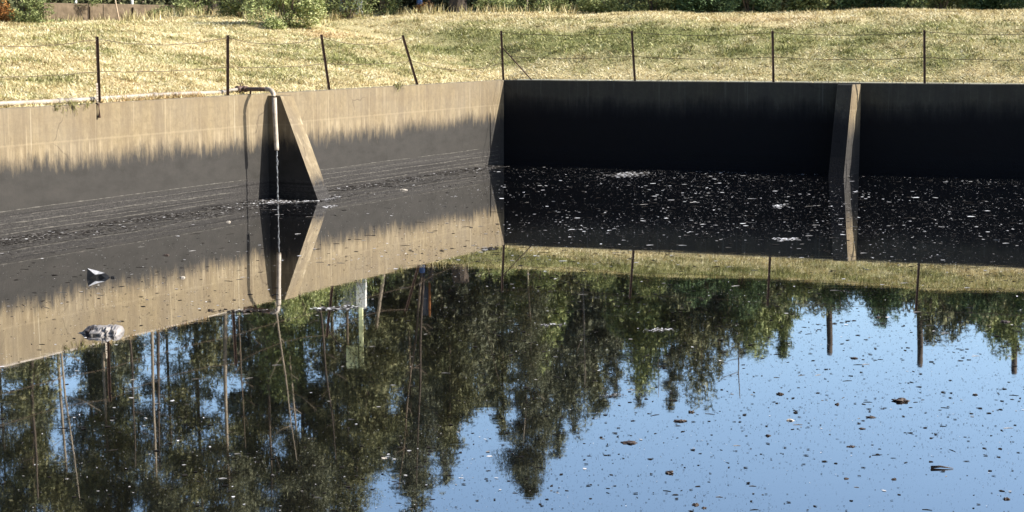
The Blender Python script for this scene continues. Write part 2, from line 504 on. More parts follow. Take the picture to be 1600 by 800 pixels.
# ------------------------------------------------------------------ ground: one sheet round the tank out to the horizon
def ssm(a, b, x):
    x = np.clip((x - a) / (b - a), 0, 1); return x * x * (3 - 2 * x)
def pnoise(x, y, seed=0, octv=3):
    out = np.zeros_like(x); amp = 1; tot = 0
    r = np.random.default_rng(seed)
    for o in range(octv):
        for k in range(5):
            a = r.uniform(0, 6.28); f = (2 ** o) * r.uniform(.7, 1.3); ph = r.uniform(0, 6.28)
            out += amp * np.sin((x * math.cos(a) + y * math.sin(a)) * f + ph + 1.3 * np.sin((x * math.sin(a) - y * math.cos(a)) * f * .7 + ph * 2))
        tot += amp * 5; amp *= .6
    return out / tot * 1.8
def outside(x, y):
    """distance outside the two visible walls"""
    dx, dy = x - Ct.x, y - Ct.y
    tl = -(dx * n1.x + dy * n1.y); tb = -(dx * n2.x + dy * n2.y)
    return tl, tb
def gz(x, y):
    x = np.asarray(x, float); y = np.asarray(y, float)
    tl, tb = outside(x, y)
    tl_ = np.maximum(tl, 0); tb_ = np.maximum(tb, 0)
    zb = 2.12 * (1 - (1 - np.clip(tb_ / 10.5, 0, 1)) ** 1.5)
    ang = x / np.maximum(y, 5)
    top = 1.72 + .48 * ssm(-.30, -.10, ang)
    zl = top * (1 - (1 - np.clip(tl_ / 15.0, 0, 1)) ** 1.35)
    wgt = ssm(-1.0, 4.0, tb - tl * .55)
    front = ssm(10, 24, y)
    z = zl * (1 - wgt) + zb * wgt
    z = np.where((tl_ <= 0) & (tb_ > 0), zb, z)
    z = np.where((tb_ <= 0), zl, z)
    z = z * front
    t = np.maximum(tl_, tb_)
    z = z + .11 * pnoise(x * .8, y * .8, 3) * ssm(.5, 3, t)  + .025 * pnoise(x * 3, y * 3, 5) * ssm(.3, 1, t)
    return H - .03 + z
def green(x, y):
    x = np.asarray(x, float); y = np.asarray(y, float)
    tl, tb = outside(x, y); t = np.maximum(tl, tb)
    ang = x / np.maximum(y, 5)
    g = .20 + .45 * pnoise(x * .9, y * .9, 11, 4) + .45 * pnoise(x * 3.1, y * 3.1, 12, 3)
    g += .16 * ssm(-.06, .02, ang)
    g += .55 * np.exp(-((t - 4.6) / 2.6) ** 2) * ssm(-.09, .0, ang) * (1 - .35 * ssm(.1, .25, ang))
    g += .35 * np.exp(-((t - 4.0) / 2.0) ** 2) * (1 - ssm(-.09, .0, ang)) * ssm(-.2, -.1, ang)
    g -= .55 * ssm(7.2, 9.0, t) * ssm(-.12, -.03, ang)
    g -= .30 * (1 - ssm(.4, 1.4, t))
    g = np.where(t > 18, .8, g)
    return np.clip(g, 0, 1)
def red(x, y):
    x = np.asarray(x, float); y = np.asarray(y, float)
    tl, tb = outside(x, y); t = np.maximum(tl, tb); ang = x / np.maximum(y, 5)
    r = ssm(.35, .9, pnoise(x * .55 + 3, y * .55, 23, 3)) * (.5 + .7 * (1 - ssm(-.2, 0, ang)))
    r = r * (.4 + .6 * ssm(5, 8, t)) 
    return np.clip(r, 0, .8)

ts = [.2, .3, .45, .65, .9, 1.2, 1.6, 2, 2.5, 3, 3.5, 4, 4.5, 5, 5.5, 6, 6.5, 7, 7.5, 8, 8.5, 9, 9.5, 10, 10.5, 11, 12, 13, 14, 15, 16, 17.5, 19, 21, 25, 32, 45, 70, 120, 250, 600, 1500, 3500]
per = []
NP = len(PER)
for i in range(NP):
    a, b = PER[i], PER[(i + 1) % NP]; pv = PER[i - 1]
    e = (b - a).normalized(); nn = Vector((-e.y, e.x, 0))
    ep = (a - pv).normalized(); np_ = Vector((-ep.y, ep.x, 0))
    a0 = math.atan2(np_.y, np_.x); a1 = math.atan2(nn.y, nn.x)
    while a1 > a0: a1 -= 2 * math.pi
    k = 14 if i == 1 else 8
    for j in range(k):
        an = a0 + (a1 - a0) * j / k
        per.append((a, Vector((math.cos(an), math.sin(an), 0))))
    L = (b - a).length; stp = .45 if i in (0, 1) else 4
    m_n = max(2, int(L / stp))
    for j in range(m_n + 1): per.append((a + e * (L * j / m_n), nn))
V = np.array([[*(p + n * t)] for t in ts for (p, n) in per])
V[:, 2] = gz(V[:, 0], V[:, 1])
NPp = len(per)
far = np.repeat(np.array(ts), NPp)
V[:, 2] = np.where(far > 100, 4.6, V[:, 2])
idx = np.arange(NPp); nx = (idx + 1) % NPp
F = np.concatenate([np.stack([k * NPp + idx, k * NPp + nx, (k + 1) * NPp + nx, (k + 1) * NPp + idx], 1) for k in range(len(ts) - 1)])
me = npmesh('ground', V, F[:, ::-1], 4, {'green': green(V[:, 0], V[:, 1]), 'red': red(V[:, 0], V[:, 1])})
me.polygons.foreach_set('use_smooth', [True] * len(me.polygons))
bm = bmesh.new(); bm.from_mesh(me); bmesh.ops.remove_doubles(bm, verts=bm.verts, dist=.0005); bmesh.ops.recalc_face_normals(bm, faces=bm.faces); bm.to_mesh(me); bm.free()
tag(link('ground', me, MAT['ground']), kind='structure')

def gzz(x, y): return float(gz(np.array([x]), np.array([y]))[0])

# ------------------------------------------------------------------ cut grass lying on the bank
def visible_bank(n):
    Y = rng.uniform(28, 68, n * 3); X = rng.uniform(-.325, .325, n * 3) * Y
    tl, tb = outside(X, Y); t = np.maximum(tl, tb)
    lim = np.where(tb > tl * .55, 12.5, 19)
    ok = (t > .27) & (t < lim)
    return X[ok][:n], Y[ok][:n]
def blades(X, Y, lmin, lmax, w, up, G=None, Rd=None, Z=None, tl=0.0, th=1.0, sub=None):
    n = len(X)
    Z = gz(X, Y) if Z is None else Z
    a = rng.uniform(0, 6.283, n); el = rng.uniform(up[0], up[1], n); L = rng.uniform(lmin, lmax, n)
    D = np.stack([np.cos(a) * np.cos(el), np.sin(a) * np.cos(el), np.sin(el)], 1)
    b = a + rng.uniform(.8, 2.3, n)
    W = np.stack([np.cos(b), np.sin(b), rng.uniform(-.5, .5, n)], 1) * (w * rng.uniform(.6, 1.3, n))[:, None]
    O = np.stack([X, Y, Z - .005], 1)
    Vv = np.stack([O - W / 2, O + W / 2, O + D * L[:, None]], 1).reshape(-1, 3)
    F = np.arange(n * 3).reshape(-1, 3)
    G = green(X, Y) if G is None else G; Rd = red(X, Y) if Rd is None else Rd
    T = np.clip(rng.normal(.54, .22, n) + .24 * pnoise(X * 4.5, Y * 3.0, 61, 3) + .14 * pnoise(X * 1.3, Y * 1.3, 62, 2), tl, th)
    return Vv, F, {'green': np.repeat(G, 3), 'red': np.repeat(Rd, 3), 'tint': np.repeat(T, 3)}
X, Y = visible_bank(400000)
g0 = green(X, Y); g0 = (rng.uniform(0, 1, len(X)) < g0 * .95).astype(float) * rng.uniform(.7, 1, len(X))
Vv, F, at = blades(X, Y, .04, .16, .022, (-.05, .8), G=g0)
tag(link('cut_grass', npmesh('cut_grass', Vv, F, 3, at), MAT['blades']), 'dry mown straw and grass covering the sloping bank', 'grass', kind='stuff')
# clumpy tussocks of taller growth
cx, cy = visible_bank(1500)
keep = rng.uniform(0, 1, len(cx)) < (.15 + green(cx, cy))
cx, cy = cx[keep], cy[keep]
k = 38
rr = rng.uniform(.08, .38, len(cx))
X = (cx[:, None] + rng.normal(0, 1, (len(cx), k)) * rr[:, None] * .8).ravel(); Y = (cy[:, None] + rng.normal(0, 1, (len(cx), k)) * rr[:, None] * .6).ravel()
tl_, tb_ = outside(X, Y); ok = np.maximum(tl_, tb_) > .27; X, Y = X[ok], Y[ok]
Vv, F, at = blades(X, Y, .07, .22, .024, (.1, 1.2), G=np.clip(green(X, Y) + .35, 0, 1), tl=0, th=.62)
tag(link('grass_tussocks', npmesh('grass_tussocks', Vv, F, 3, at), MAT['blades']), 'low green and brown tussocks scattered over the mown bank', 'grass', kind='stuff')

# weed fringe along the wall tops
def fringe(name, P, s0, s1, n, mat, label, lmin, lmax, hang=.0, p=(-.4, -.2), g=.3, r=.2):
    s = rng.uniform(s0, s1, n); pp = rng.uniform(p[0], p[1], n)
    Q = np.array([[*P(a, b, H)] for a, b in zip(s, pp)])
    Z = np.where(pp < -.2, gz(Q[:, 0], Q[:, 1]), H)
    Vv, F, at = blades(Q[:, 0], Q[:, 1], lmin, lmax, .022, (-hang, 1.2), G=np.full(n, g) * rng.uniform(0, 1.6, n), Rd=np.full(n, r) * rng.uniform(0, 1.6, n), Z=Z)
    return tag(link(name, npmesh(name, Vv, F, 3, at), mat), label, 'grass', kind='stuff')
fringe('dry_weeds', LW, left_s(330), left_s(165), 1500, MAT['blades'], 'reddish brown dry weeds along the top of the sunlit wall, over the pale pipe', .06, .22, p=(-.55, -.12), g=.1, r=.8)
fringe('wall_edge_grass', LW, 0, left_s(-20), 2600, MAT['blades'], 'sparse straw fringe along the top edge of the sunlit wall', .04, .13, p=(-.34, -.16))
fringe('wall_edge_grass', BW, 0, 17, 2200, MAT['blades'], 'sparse straw fringe along the top edge of the shaded wall', .04, .12, p=(-.34, -.16))
def hanging(px, n, drop, label, g=.5, spread=.25):
    s = left_s(px); vv = []; ff = []; tint = []; gg = []
    for i in range(n):
        a = s + random.gauss(0, spread); q = LW(a, random.uniform(-.15, .0), H + .02)
        L = random.uniform(.3, 1) * drop; sw = random.gauss(0, .12)
        pts = [q, q + n1 * .09 + Vector((0, 0, .03)), q + n1 * .12 - d1 * sw * .5 + Vector((0, 0, -L * .5)), q + n1 * .1 - d1 * sw + Vector((0, 0, -L))]
        m0 = len(vv); tube_geo(pts, [.008, .007, .006, .003], 4, vv, ff)
        for c in range(7):
            qq = pts[1].lerp(pts[2], random.random()) + Vector((random.gauss(0, .04), random.gauss(0, .04), random.gauss(0, .05)))
            b0 = len(vv); vv += [qq, qq + Vector((random.gauss(0, .03), random.gauss(0, .03), -.04)), qq + Vector((random.gauss(0, .03), .01, .03))]; ff.append((b0, b0 + 1, b0 + 2))
    me = mesh('weed', vv, ff)
    for nme, val in (('green', g), ('red', .1), ('tint', .3)):
        at_ = me.attributes.new(nme, 'FLOAT', 'POINT'); at_.data.foreach_set('value', [min(1, max(0, val + random.gauss(0, .2))) for _ in vv])
    return tag(link('hanging_weed', me, MAT['blades']), label, 'weed')
hanging(112, 14, .32, 'green weed growing over the pale pipe and trailing down the sunlit wall', .8)
hanging(620, 7, .26, 'small dark weed hanging over the sunlit wall edge below the leaning fence post', .9, .12)

# ------------------------------------------------------------------ fences
def picket(name, base, top, parent, w=.062):
    """star picket: three thin fins"""
    ax = (top - base); L = ax.length; ax.normalize()
    u = Vector((1, 0, 0)) - ax * ax.x; u.normalize(); v = ax.cross(u)
    vv = []; ff = []
    for kk in range(3):
        a = math.pi / 2 + kk * 2.094; dd = u * math.cos(a) + v * math.sin(a); pp = ax.cross(dd) * .004
        b = len(vv)
        for c in (base - ax * .35, top): vv += [c + pp, c - pp, c + dd * w * .62 - pp, c + dd * w * .62 + pp]
        ff += [(b, b + 1, b + 2, b + 3), (b + 4, b + 7, b + 6, b + 5)] + [(b + i, b + 4 + i, b + 4 + (i + 1) % 4, b + (i + 1) % 4) for i in range(4)]
    return link(name, mesh(name, vv, ff), MAT['rust'], parent)
def wire(a, b, sag, parent, n=18, r=.007):
    pts = []
    for i in range(n + 1):
        t = i / n; p = a.lerp(b, t); p.z -= sag * 4 * t * (1 - t); p.z += .006 * math.sin(t * 23); pts.append(p)
    return tube('wire', pts, r, MAT['wire'], parent, 4)
def fpost(px, by, tx, ty, P, sfun, p=-.17):
    s = sfun(px + (8.8 if sfun is left_s else 0)); b = P(s, p, H)
    top = ony(tx, ty, b.y - .02)
    return b, top
f1 = empty('wire_fence', (0, 0, 0), 'rusty post and wire fence along the sunlit left wall, two of its posts leaning', 'fence')
f2 = empty('wire_fence', (0, 0, 0), 'rusty upright post and wire fence behind the shaded right wall', 'fence')
L = [fpost(-70, 0, -74, 62, LW, left_s)] + [fpost(a, b, c, d, LW, left_s) for a, b, c, d in ((157, 162, 152, 57), (357, 150, 356, 55), (515, 137, 502, 54), (652, 130, 629, 55))]
Bk = [fpost(a, b, c, d, BW, back_s) for a, b, c, d in ((784, 124, 783, 48), (990, 124, 987, 48), (1207, 127, 1207, 48), (1444, 129, 1444, 47), (1700, 131, 1700, 46))]
for (b, t) in L:
    if b is L[0][0]: continue
    picket('post', b, t, f1)
picket('post', L[0][0], L[0][1], f1)
for (b, t) in Bk: picket('post', b, t, f2)
for i in range(4):
    a, b = L[i], L[i + 1]
    wire(a[0].lerp(a[1], .96), b[0].lerp(b[1], .96), .11 + .03 * i, f1)
    wire(a[0].lerp(a[1], .47), b[0].lerp(b[1], .47), .04, f1)
wire(L[4][0].lerp(L[4][1], .5), Bk[0][0].lerp(Bk[0][1], .35), .25, f1)
for i in range(4):
    a, b = Bk[i], Bk[i + 1]
    wire(a[0].lerp(a[1], .965), b[0].lerp(b[1], .965), .08, f2)
    wire(a[0].lerp(a[1], .49), b[0].lerp(b[1], .49), .07, f2)
br0 = Bk[0][0].lerp(Bk[0][1], .67)
tube('brace', [br0, BW(back_s(829), -.19, H - .02)], .02, MAT['rust'], f2, 6)
tube('guy_wire', [br0 - Vector((0, 0, .03)), LW(left_s(765), -.5, H)], .007, MAT['wire'], f1, 4)
# short perforated bracket beside the leftmost post, bolt hanging below
sb = left_s(162)
box('bracket', LW(sb, -.16, H + .18), (.05, .012, .46), MAT['spout'], f1, rz=math.atan2(d1.y, d1.x), bevel=.002)
for i in range(7): box('bracket_hole', LW(sb, -.150, H + .02 + i * .055), (.02, .008, .022), MAT['rust'], f1, rz=math.atan2(d1.y, d1.x), bevel=0)
sb2 = left_s(152)
bo = tube('iron_hook', [LW(sb2, -.02, H + .0), LW(sb2, .05, H - .02), LW(sb2, .055, H - .22), LW(sb2, .05, H - .30)], [.02, .022, .02, .034], MAT['rust'], None, 6)
tag(bo, 'short rusty iron hook hanging over the sunlit wall edge under the leftmost post', 'hook')

# ------------------------------------------------------------------ pipe and falling water
_y = 304.0
while (onz(432, _y, 0) - Ct).dot(n1) < .68: _y += .1
E0 = onz(432, _y, 0)
pw = (E0 - Ct).dot(n1); ps = -(E0 - Ct).dot(d1)
pv = left_s(376)                                   # where the run along the wall ends in the valve
while True:                                        # step along until the valve sits at photo x 376
    _q = LW(pv, -.34, H + .12) - Vector((0, 0, CAMZ))
    if _q.dot(_R) / _q.dot(_F) * FPX + 800 > 376: break
    pv -= .02
dp = empty('discharge_pipe', LW(ps, -.3, H), 'pale pipe along the wall top turning out over the water beside the buttress', 'pipe')
def rel(pts): return [p - dp.location for p in pts]
zp = H + .12
runz = lambda s: H + .075 + .04 * noise.noise((s * .35, 0, 0))
rp = [LW(s, -.34 + .03 * noise.noise((s * .3, 4, 0)), runz(s)) for s in np.linspace(pv + .75, pv + 30, 50)]
cuts = [0, 4, 9, 15, 22, 30, 40, 49]
for i in range(len(cuts) - 1):
    tube('pipe_section', rel(rp[cuts[i]:cuts[i + 1] + 1]), .048, MAT['pipe'], dp, 12)
    q = rp[cuts[i]]; tube('coupling', rel([q + d1 * .07, q - d1 * .07]), .060, MAT['joint'], dp, 12)
q0 = rp[0]; qv = LW(pv + .02, -.34, zp)
tube('pipe_section', rel([q0, LW(pv + .4, -.34, zp - .01), qv]), .036, MAT['joint'], dp, 12)
# valve at the corner: body, flanges, stem, hand wheel
tube('valve_body', rel([LW(pv + .12, -.34, zp), LW(pv + .05, -.34, zp), LW(pv - .02, -.34, zp), LW(pv - .09, -.34, zp)]), [.05, .075, .075, .05], MAT['darkpipe'], dp, 12)
for dd in (.13, -.08): tube('flange', rel([LW(pv + dd + .012, -.34, zp), LW(pv + dd - .012, -.34, zp)]), .085, MAT['darkpipe'], dp, 14)
tube('valve_stem', rel([LW(pv + .02, -.34, zp), LW(pv + .02, -.34, zp + .13)]), .014, MAT['rust'], dp, 8)
tube('hand_wheel', rel([LW(pv + .02 + .055 * math.cos(a), -.34 + .055 * math.sin(a), zp + .125) for a in np.linspace(0, 6.283, 13)]), .009, MAT['rust'], dp, 6)
vA = LW(pv, -.34, zp); vB = LW(ps, pw, zp + .012); aD = (vB - vA).normalized()
tube('outlet_arm', rel([vA, vA + aD * .1, vA + aD * .6, vB - aD * .20]), .05, MAT['darkpipe'], dp, 14)
tube('flange', rel([vA + aD * .14, vA + aD * .17]), .075, MAT['darkpipe'], dp, 14)
zt = ony(433, 235, E0.y).z
arc = [vB - aD * .24] + [vB - aD * (.19 * (1 - math.sin(a))) - Vector((0, 0, .19 * (1 - math.cos(a)))) for a in np.linspace(.1, math.pi / 2, 7)]
tube('elbow', rel(arc), .055, MAT['spout'], dp, 14)
tube('spout', rel([arc[-1], LW(ps - .02, pw - .005, (zp + zt) / 2), LW(ps - .05, pw, zt + .06), LW(ps - .045, pw + .005, zt)]), [.056, .056, .056, .052], MAT['spout'], dp, 14)
qf = vA + aD * .3; tube('support_foot', rel([qf, Vector((qf.x, qf.y, H - .02))]), .02, MAT['rust'], dp, 6)
# stream: ragged rope of falling water
vv, ff = [], []
for st in range(3):
    ph = random.uniform(0, 6)
    pts = [LW(ps - .045 + .010 * math.sin(i * .7 + ph) * min(1, i / 8), pw + .006 + .009 * math.cos(i * .9 + ph) * min(1, i / 8), zt + .02 - (zt + .02) * i / 40) for i in range(41)]
    tube_geo(pts, [(.017 if st else .022) * (.7 + .5 * abs(noise.noise((i * .5, st, ph)))) for i in range(41)], 7, vv, ff)
st_ = link('falling_water', mesh('falling_water', vv, ff, True), MAT['stream'])
tag(st_, 'thin white stream of water falling from the pipe mouth into the tank', 'water stream')

# ------------------------------------------------------------------ floating matter
def flakes(X, Y, size, flat=.5, tilt=.06, tint=None, nv=5, zl=.004):
    n = len(X); an = rng.uniform(0, 6.283, n); asp = rng.uniform(.3, .95, n)
    k = np.arange(nv) * 2 * math.pi / nv
    rad = size[:, None] * rng.uniform(.45, 1.15, (n, nv))
    lx = rad * np.cos(k); ly = rad * np.sin(k) * asp[:, None]
    x = lx * np.cos(an)[:, None] - ly * np.sin(an)[:, None]; y = lx * np.sin(an)[:, None] + ly * np.cos(an)[:, None]
    ta, tb = rng.normal(0, tilt, n), rng.normal(0, tilt, n)
    z = np.maximum(x * ta[:, None] + y * tb[:, None], -.002) * .6 + zl * rng.uniform(.6, 1.6, (n, 1))
    V = np.stack([X[:, None] + x, Y[:, None] + y, z], 2).reshape(-1, 3)
    F = np.arange(n * nv).reshape(-1, nv)
    T = np.clip(tint if tint is not None else rng.normal(.5, .25, n), 0, 1)
    return V, F, {'tint': np.repeat(T, nv)}
def pond_points(n, ymin=11.5, ymax=54, pw_=1.0):
    # even in the water's area
    Y = ymin + (ymax - ymin) * rng.uniform(0, 1, n * 2) ** pw_
    X = rng.uniform(-.33, .33, n * 2) * Y
    dx, dy = X - Ct.x, Y - Ct.y
    ok = ((dx * n1.x + dy * n1.y) > .1) & ((dx * n2.x + dy * n2.y) > BAT2 + .9)
    return X[ok][:n], Y[ok][:n]
# fine specks
X, Y = pond_points(120000)
sz = .0078 * (rng.pareto(2.0, len(X)) + 1); sz = np.minimum(sz, .08) * (Y / 28) ** .8
dens = .30 + 1.5 * pnoise(X * .55, Y * .45, 31, 4) + .5 * ssm(-.12, .02, X / Y)
lwd = (X - Ct.x) * n1.x + (Y - Ct.y) * n1.y
dens = dens * (.35 + .65 * ssm(1, 12, lwd))
ok = rng.uniform(0, 1, len(X)) < np.clip(dens, .14, 1)
X, Y, sz = X[ok], Y[ok], sz[ok]
T = np.where(rng.uniform(0, 1, len(X)) < .07 + .22 * ssm(20, 40, Y) + .16 * (1 - ssm(-.08, .02, X / Y)), rng.uniform(.8, 1, len(X)), rng.uniform(.0, .6, len(X)))
sz = sz * np.where(T > .75, .62, .72)
V1, F1, A1 = flakes(X, Y, sz, tint=T)
tag(link('floating_specks', npmesh('floating_specks', V1, F1, 5, A1), MAT['speck']), 'fine specks and leaf bits floating all over the oily water', 'debris', kind='stuff')
# drifts of larger flakes, thick under the shaded wall
X, Y = pond_points(13000, 24, 52.5)
keep = rng.uniform(0, 1, len(X)) < ssm(-.06, .0, X / Y) * (.48 + .9 * pnoise(X, Y * .7, 41, 3)) * ssm(26, 34, Y)
X, Y = X[keep], Y[keep]
sz = np.minimum(.010 * (rng.pareto(1.8, len(X)) + 1), .10)
V1, F1, A1 = flakes(X, Y, sz, tilt=.04, tint=np.where(rng.uniform(0, 1, len(X)) < .42, rng.uniform(.88, 1, len(X)), rng.uniform(0, .6, len(X))), nv=6)
tag(link('floating_flakes', npmesh('floating_flakes', V1, F1, 6, A1), MAT['speck']), 'pale flakes of scum drifting below the shaded wall', 'debris', kind='stuff')
# crust of sludge floating along the foot of the sunlit wall
n = 26000
s_ = rng.uniform(ps - 3 if False else 1.0, 40, n); p_ = rng.exponential(.42, n) + .01
P_ = np.array([[*LW(a, b, 0)] for a, b in zip(s_, p_)])
kp = (pnoise(P_[:, 0] * 3, P_[:, 1] * 3, 77, 3) > -.25 + .3 * p_) & (P_[:, 1] > 18)
P_ = P_[kp]
V1, F1, A1 = flakes(P_[:, 0], P_[:, 1], rng.uniform(.012, .06, len(P_)), tilt=.12, tint=np.clip(rng.normal(.62, .12, len(P_)) + .3 * (rng.uniform(0, 1, len(P_)) < .04), 0, 1))
tag(link('floating_crust', npmesh('floating_crust', V1, F1, 5, A1), MAT['speck']), 'dark grey crust of sludge floating along the foot of the sunlit wall', 'scum', kind='stuff')
# twigs
X, Y = pond_points(420, 12, 40)
vv, ff = [], []
for x, y in zip(X, Y):
    a = random.gauss(0, .5); l = random.uniform(.03, .14) * (y / 22)
    tube_geo([(x, y, .002), (x + math.cos(a) * l * .5, y + math.sin(a) * l * .5 + .1 * l, .0025), (x + math.cos(a) * l, y + math.sin(a) * l, .002)], [.002, .0035, .0015], 4, vv, ff)
me = mesh('twigs', vv, ff); at_ = me.attributes.new('tint', 'FLOAT', 'POINT'); at_.data.foreach_set('value', np.repeat(rng.uniform(.3, .95, len(X)), 12).astype(np.float32))
tag(link('floating_twigs', me, MAT['speck']), 'little twigs and needles floating on the water', 'debris', kind='stuff')

def raft(px, py, wpx, hpx, n, label, mat='speck', tmean=.8, name='scum_raft', smin=.01, smax=.05):
    """a loose raft of flakes around a point of the water"""
    c = onz(px, py); sc = c.y / FPX; wx = wpx / 2 * sc
    dy = (onz(px, py - hpx / 2).y - c.y)
    x = np.clip(rng.normal(0, .45, n), -1.1, 1.1); y = np.clip(rng.normal(0, .45, n), -1, 1) + .25 * np.sin(x * 3)
    V1, F1, A1 = flakes(x * wx, y * dy, rng.uniform(smin, smax, n), tilt=.15, tint=np.clip(rng.normal(tmean, .2, n), 0, 1), nv=5, zl=.008)
    o = link(name, npmesh(name, V1, F1, 5, A1), MAT[mat], None, (c.x, c.y, 0))
    return tag(o, label, 'scum', kind='stuff')
raft(980, 273, 80, 8, 240, 'yellowish raft of scum close under the shaded wall', tmean=.84, smin=.02, smax=.09)
raft(1229, 374, 40, 5, 60, 'small pale scum patch between the two shaded wall bays', tmean=.95, smin=.02, smax=.08)
raft(1218, 322, 22, 5, 40, 'bright pale scum fleck nearest the shaded buttress', tmean=1, smin=.02, smax=.07)
raft(765, 389, 34, 5, 90, 'grey scum patch in front of the wall corner', tmean=.55, smin=.02, smax=.07)
raft(525, 482, 85, 8, 220, 'grey strip of scum beside the reflected white column', tmean=.72, smin=.01, smax=.05)
raft(515, 323, 18, 4, 40, 'pinkish foam patch just right of the sunlit buttress', tmean=1, smin=.02, smax=.06)
raft(955, 619, 46, 5, 120, 'pale scum strip at the tip of the reflected trees', tmean=.6, smin=.005, smax=.022)
raft(862, 508, 50, 5, 80, 'thin scum streak among the reflected trunks', tmean=.8, smin=.008, smax=.03)
raft(1030, 516, 60, 6, 90, 'whitish scum streak in the reflected shrubs', tmean=.9, smin=.008, smax=.03)
raft(380, 486, 120, 5, 130, 'long brown scum line where the sunlit wall reflection ends', tmean=.5, smin=.01, smax=.04)
# foam round the foot of the buttress and below the stream
def foam_ring():
    n = 700
    th = rng.uniform(0, 1, n); s = ps + .85 - th * 2.6; p = BAT1 + 1.35 * np.sin(np.clip(th, 0, 1) * 2.2) ** .7 + rng.normal(0, .05, n) + .12
    P = np.array([[*LW(a, b, 0)] for a, b in zip(s, p)])
    m = 420
    r = rng.normal(0, .13, (m, 2)); Q = np.stack([E0.x + r[:, 0] * 1.6, E0.y + r[:, 1] * 1.3], 1)
    X = np.concatenate([P[:, 0], Q[:, 0]]); Y = np.concatenate([P[:, 1], Q[:, 1]])
    V1, F1, A1 = flakes(X, Y, rng.uniform(.01, .045, n + m), tilt=.25, tint=np.clip(rng.normal(.85, .2, n + m), 0, 1), zl=.012)
    return tag(link('foam', npmesh('foam', V1, F1, 5, A1), MAT['speck']), 'pale foam where the stream hits the water round the sunlit buttress', 'foam', kind='stuff')
foam_ring()

def lump(name, px, py, wpx, hpx, label, cat, mat, group=None, seed=0, spiky=.35, parent=None, flatw=.5):
    """half-sunk irregular piece: width and visible height in photo pixels, at the water line py"""
    c = onz(px, py); sc = c.length / FPX
    a, hh = wpx * .37 * sc, max(hpx * sc * .55, .006)
    bm = bmesh.new(); bmesh.ops.create_icosphere(bm, subdivisions=3, radius=1)
    for v in bm.verts:
        d = v.co.copy(); k = 1 + spiky * noise.noise(d * 1.7 + Vector((seed, 0, 0))) * 1.6 + spiky * .8 * noise.noise(d * 4.5 + Vector((0, seed, 0)))
        v.co = Vector((d.x * a * k, d.y * a * flatw * k * 1.4, (d.z * hh * k if d.z > 0 else d.z * .01)))
    me = bpy.data.meshes.new(name); bm.to_mesh(me); bm.free()
    o = link(name, me, MAT[mat], parent, (c.x, c.y, .002))
    return tag(o, label, cat, group)
G_ = 'clumps of debris afloat on the open water'
for i, (px, py, wpx, hpx, lb) in enumerate((
    (1047, 739, 17, 6, 'dark knobbly debris clump in the sky reflection near the bottom edge, the blackest one'),
    (1407, 627, 30, 7, 'largest brown floating clump, mound shaped, on the right of the sky reflection'),
    (984, 692, 30, 4, 'long flat purplish debris strip just right of the reflected tree tips'),
    (1062, 658, 24, 4, 'ragged thin debris piece above the purplish strip'),
    (1219, 616, 13, 4, 'small brown clump high in the sky reflection, left of the largest clump'),
    (1235, 657, 14, 4, 'small pale brown clump below the reflected row of poles'),
    (1080, 644, 11, 4, 'little dark red clump beside the reflected treetops'),
    (1200, 681, 10, 3, 'tiny ragged clump in the middle of the sky reflection'),
    (1361, 652, 16, 3, 'orange brown leaf clump left below the largest brown clump'),
    (1346, 670, 12, 2, 'flat reddish leaf below the orange brown leaf clump'),
    (1330, 698, 14, 2, 'flat dark leaf piece right of centre in the open water'),
    (1087, 789, 13, 4, 'brown clump at the bottom edge below the blackest clump'),
    (1100, 794, 10, 3, 'small dark clump touching the bottom edge of the picture'),
    (1572, 780, 12, 4, 'dark clump in the bottom right corner'),
    (1308, 632, 8, 4, 'round black bit in the open water left of the largest clump'),
    (1523, 617, 10, 3, 'small brown bit right of the largest clump'),
    (1397, 749, 10, 3, 'dark bit floating below the thin stick'),
    (1322, 748, 11, 2, 'flat dark bit near the bottom right of the sky reflection'),
    (328, 485, 8, 3, 'single black bit on the reflected tan wall'),
    (285, 434, 9, 3, 'small white flecked bit on the reflected wall right of the black film'),
    (260, 399, 12, 3, 'dark bit on the reflected grey part of the wall'),
    (631, 297, 14, 3, 'pale bit floating right of the sunlit buttress'),
    (357, 347, 8, 3, 'white fleck floating just left of the pipe shadow'),
    (600, 716, 10, 2, 'pinkish pale fleck among the reflected treetops'),
    (1372, 496, 9, 3, 'dark bit between two reflected poles'),
    (1570, 503, 18, 3, 'long dark bit left of the rightmost reflected pole'),
    (1335, 560, 14, 3, 'dark drifting bit under the reflected pine between the poles'))):
    lump('debris_clump', px, py, wpx, hpx, lb, 'debris', 'foam' if ('pale' in lb or 'white' in lb) else 'clump', G_, seed=i * 3.3, spiky=.5)
c = onz(1470, 732); sc = c.y / FPX
tag(tube('floating_stick', [(c.x - .09, c.y, .012), (c.x, c.y + .01, .016), (c.x + .11, c.y - .02, .006)], [.014, .010, .003], MAT['clump'], None, 6), 'thin dark tapering stick afloat near the bottom right', 'stick')

# black film poking up as a fin
c = onz(155, 433.5); sc = c.length / FPX
def bp(px, h, dy=0): return Vector(((px - 155) * sc, dy, h * sc))
vv = [bp(137, 14, .02), bp(138, -2, -.10), bp(139, -2, .16), bp(150, 5, -.05), bp(157, 5.5, -.01), bp(163, 6.5, .03), bp(171, 1.5, .0), bp(168, -2, -.06), bp(168, -2, .10), bp(150, 10, .05), bp(152, -2, -.03)]
ff = [(0, 1, 3), (1, 10, 3), (0, 3, 4), (0, 4, 9), (9, 4, 5), (3, 10, 4), (4, 10, 7), (4, 7, 6), (4, 6, 5), (0, 9, 2), (9, 5, 8), (9, 8, 2), (5, 6, 8), (0, 2, 1)]
fin = link('plastic_film', mesh('plastic_film', vv, ff), MAT['bag_black'], None, (c.x, c.y, 0))
fin.data.materials.append(simple('grey_film_glint', (.16, .16, .17), (.42, .42, .44), .35, 20, .3))  # pale glint painted onto the fin's upper faces
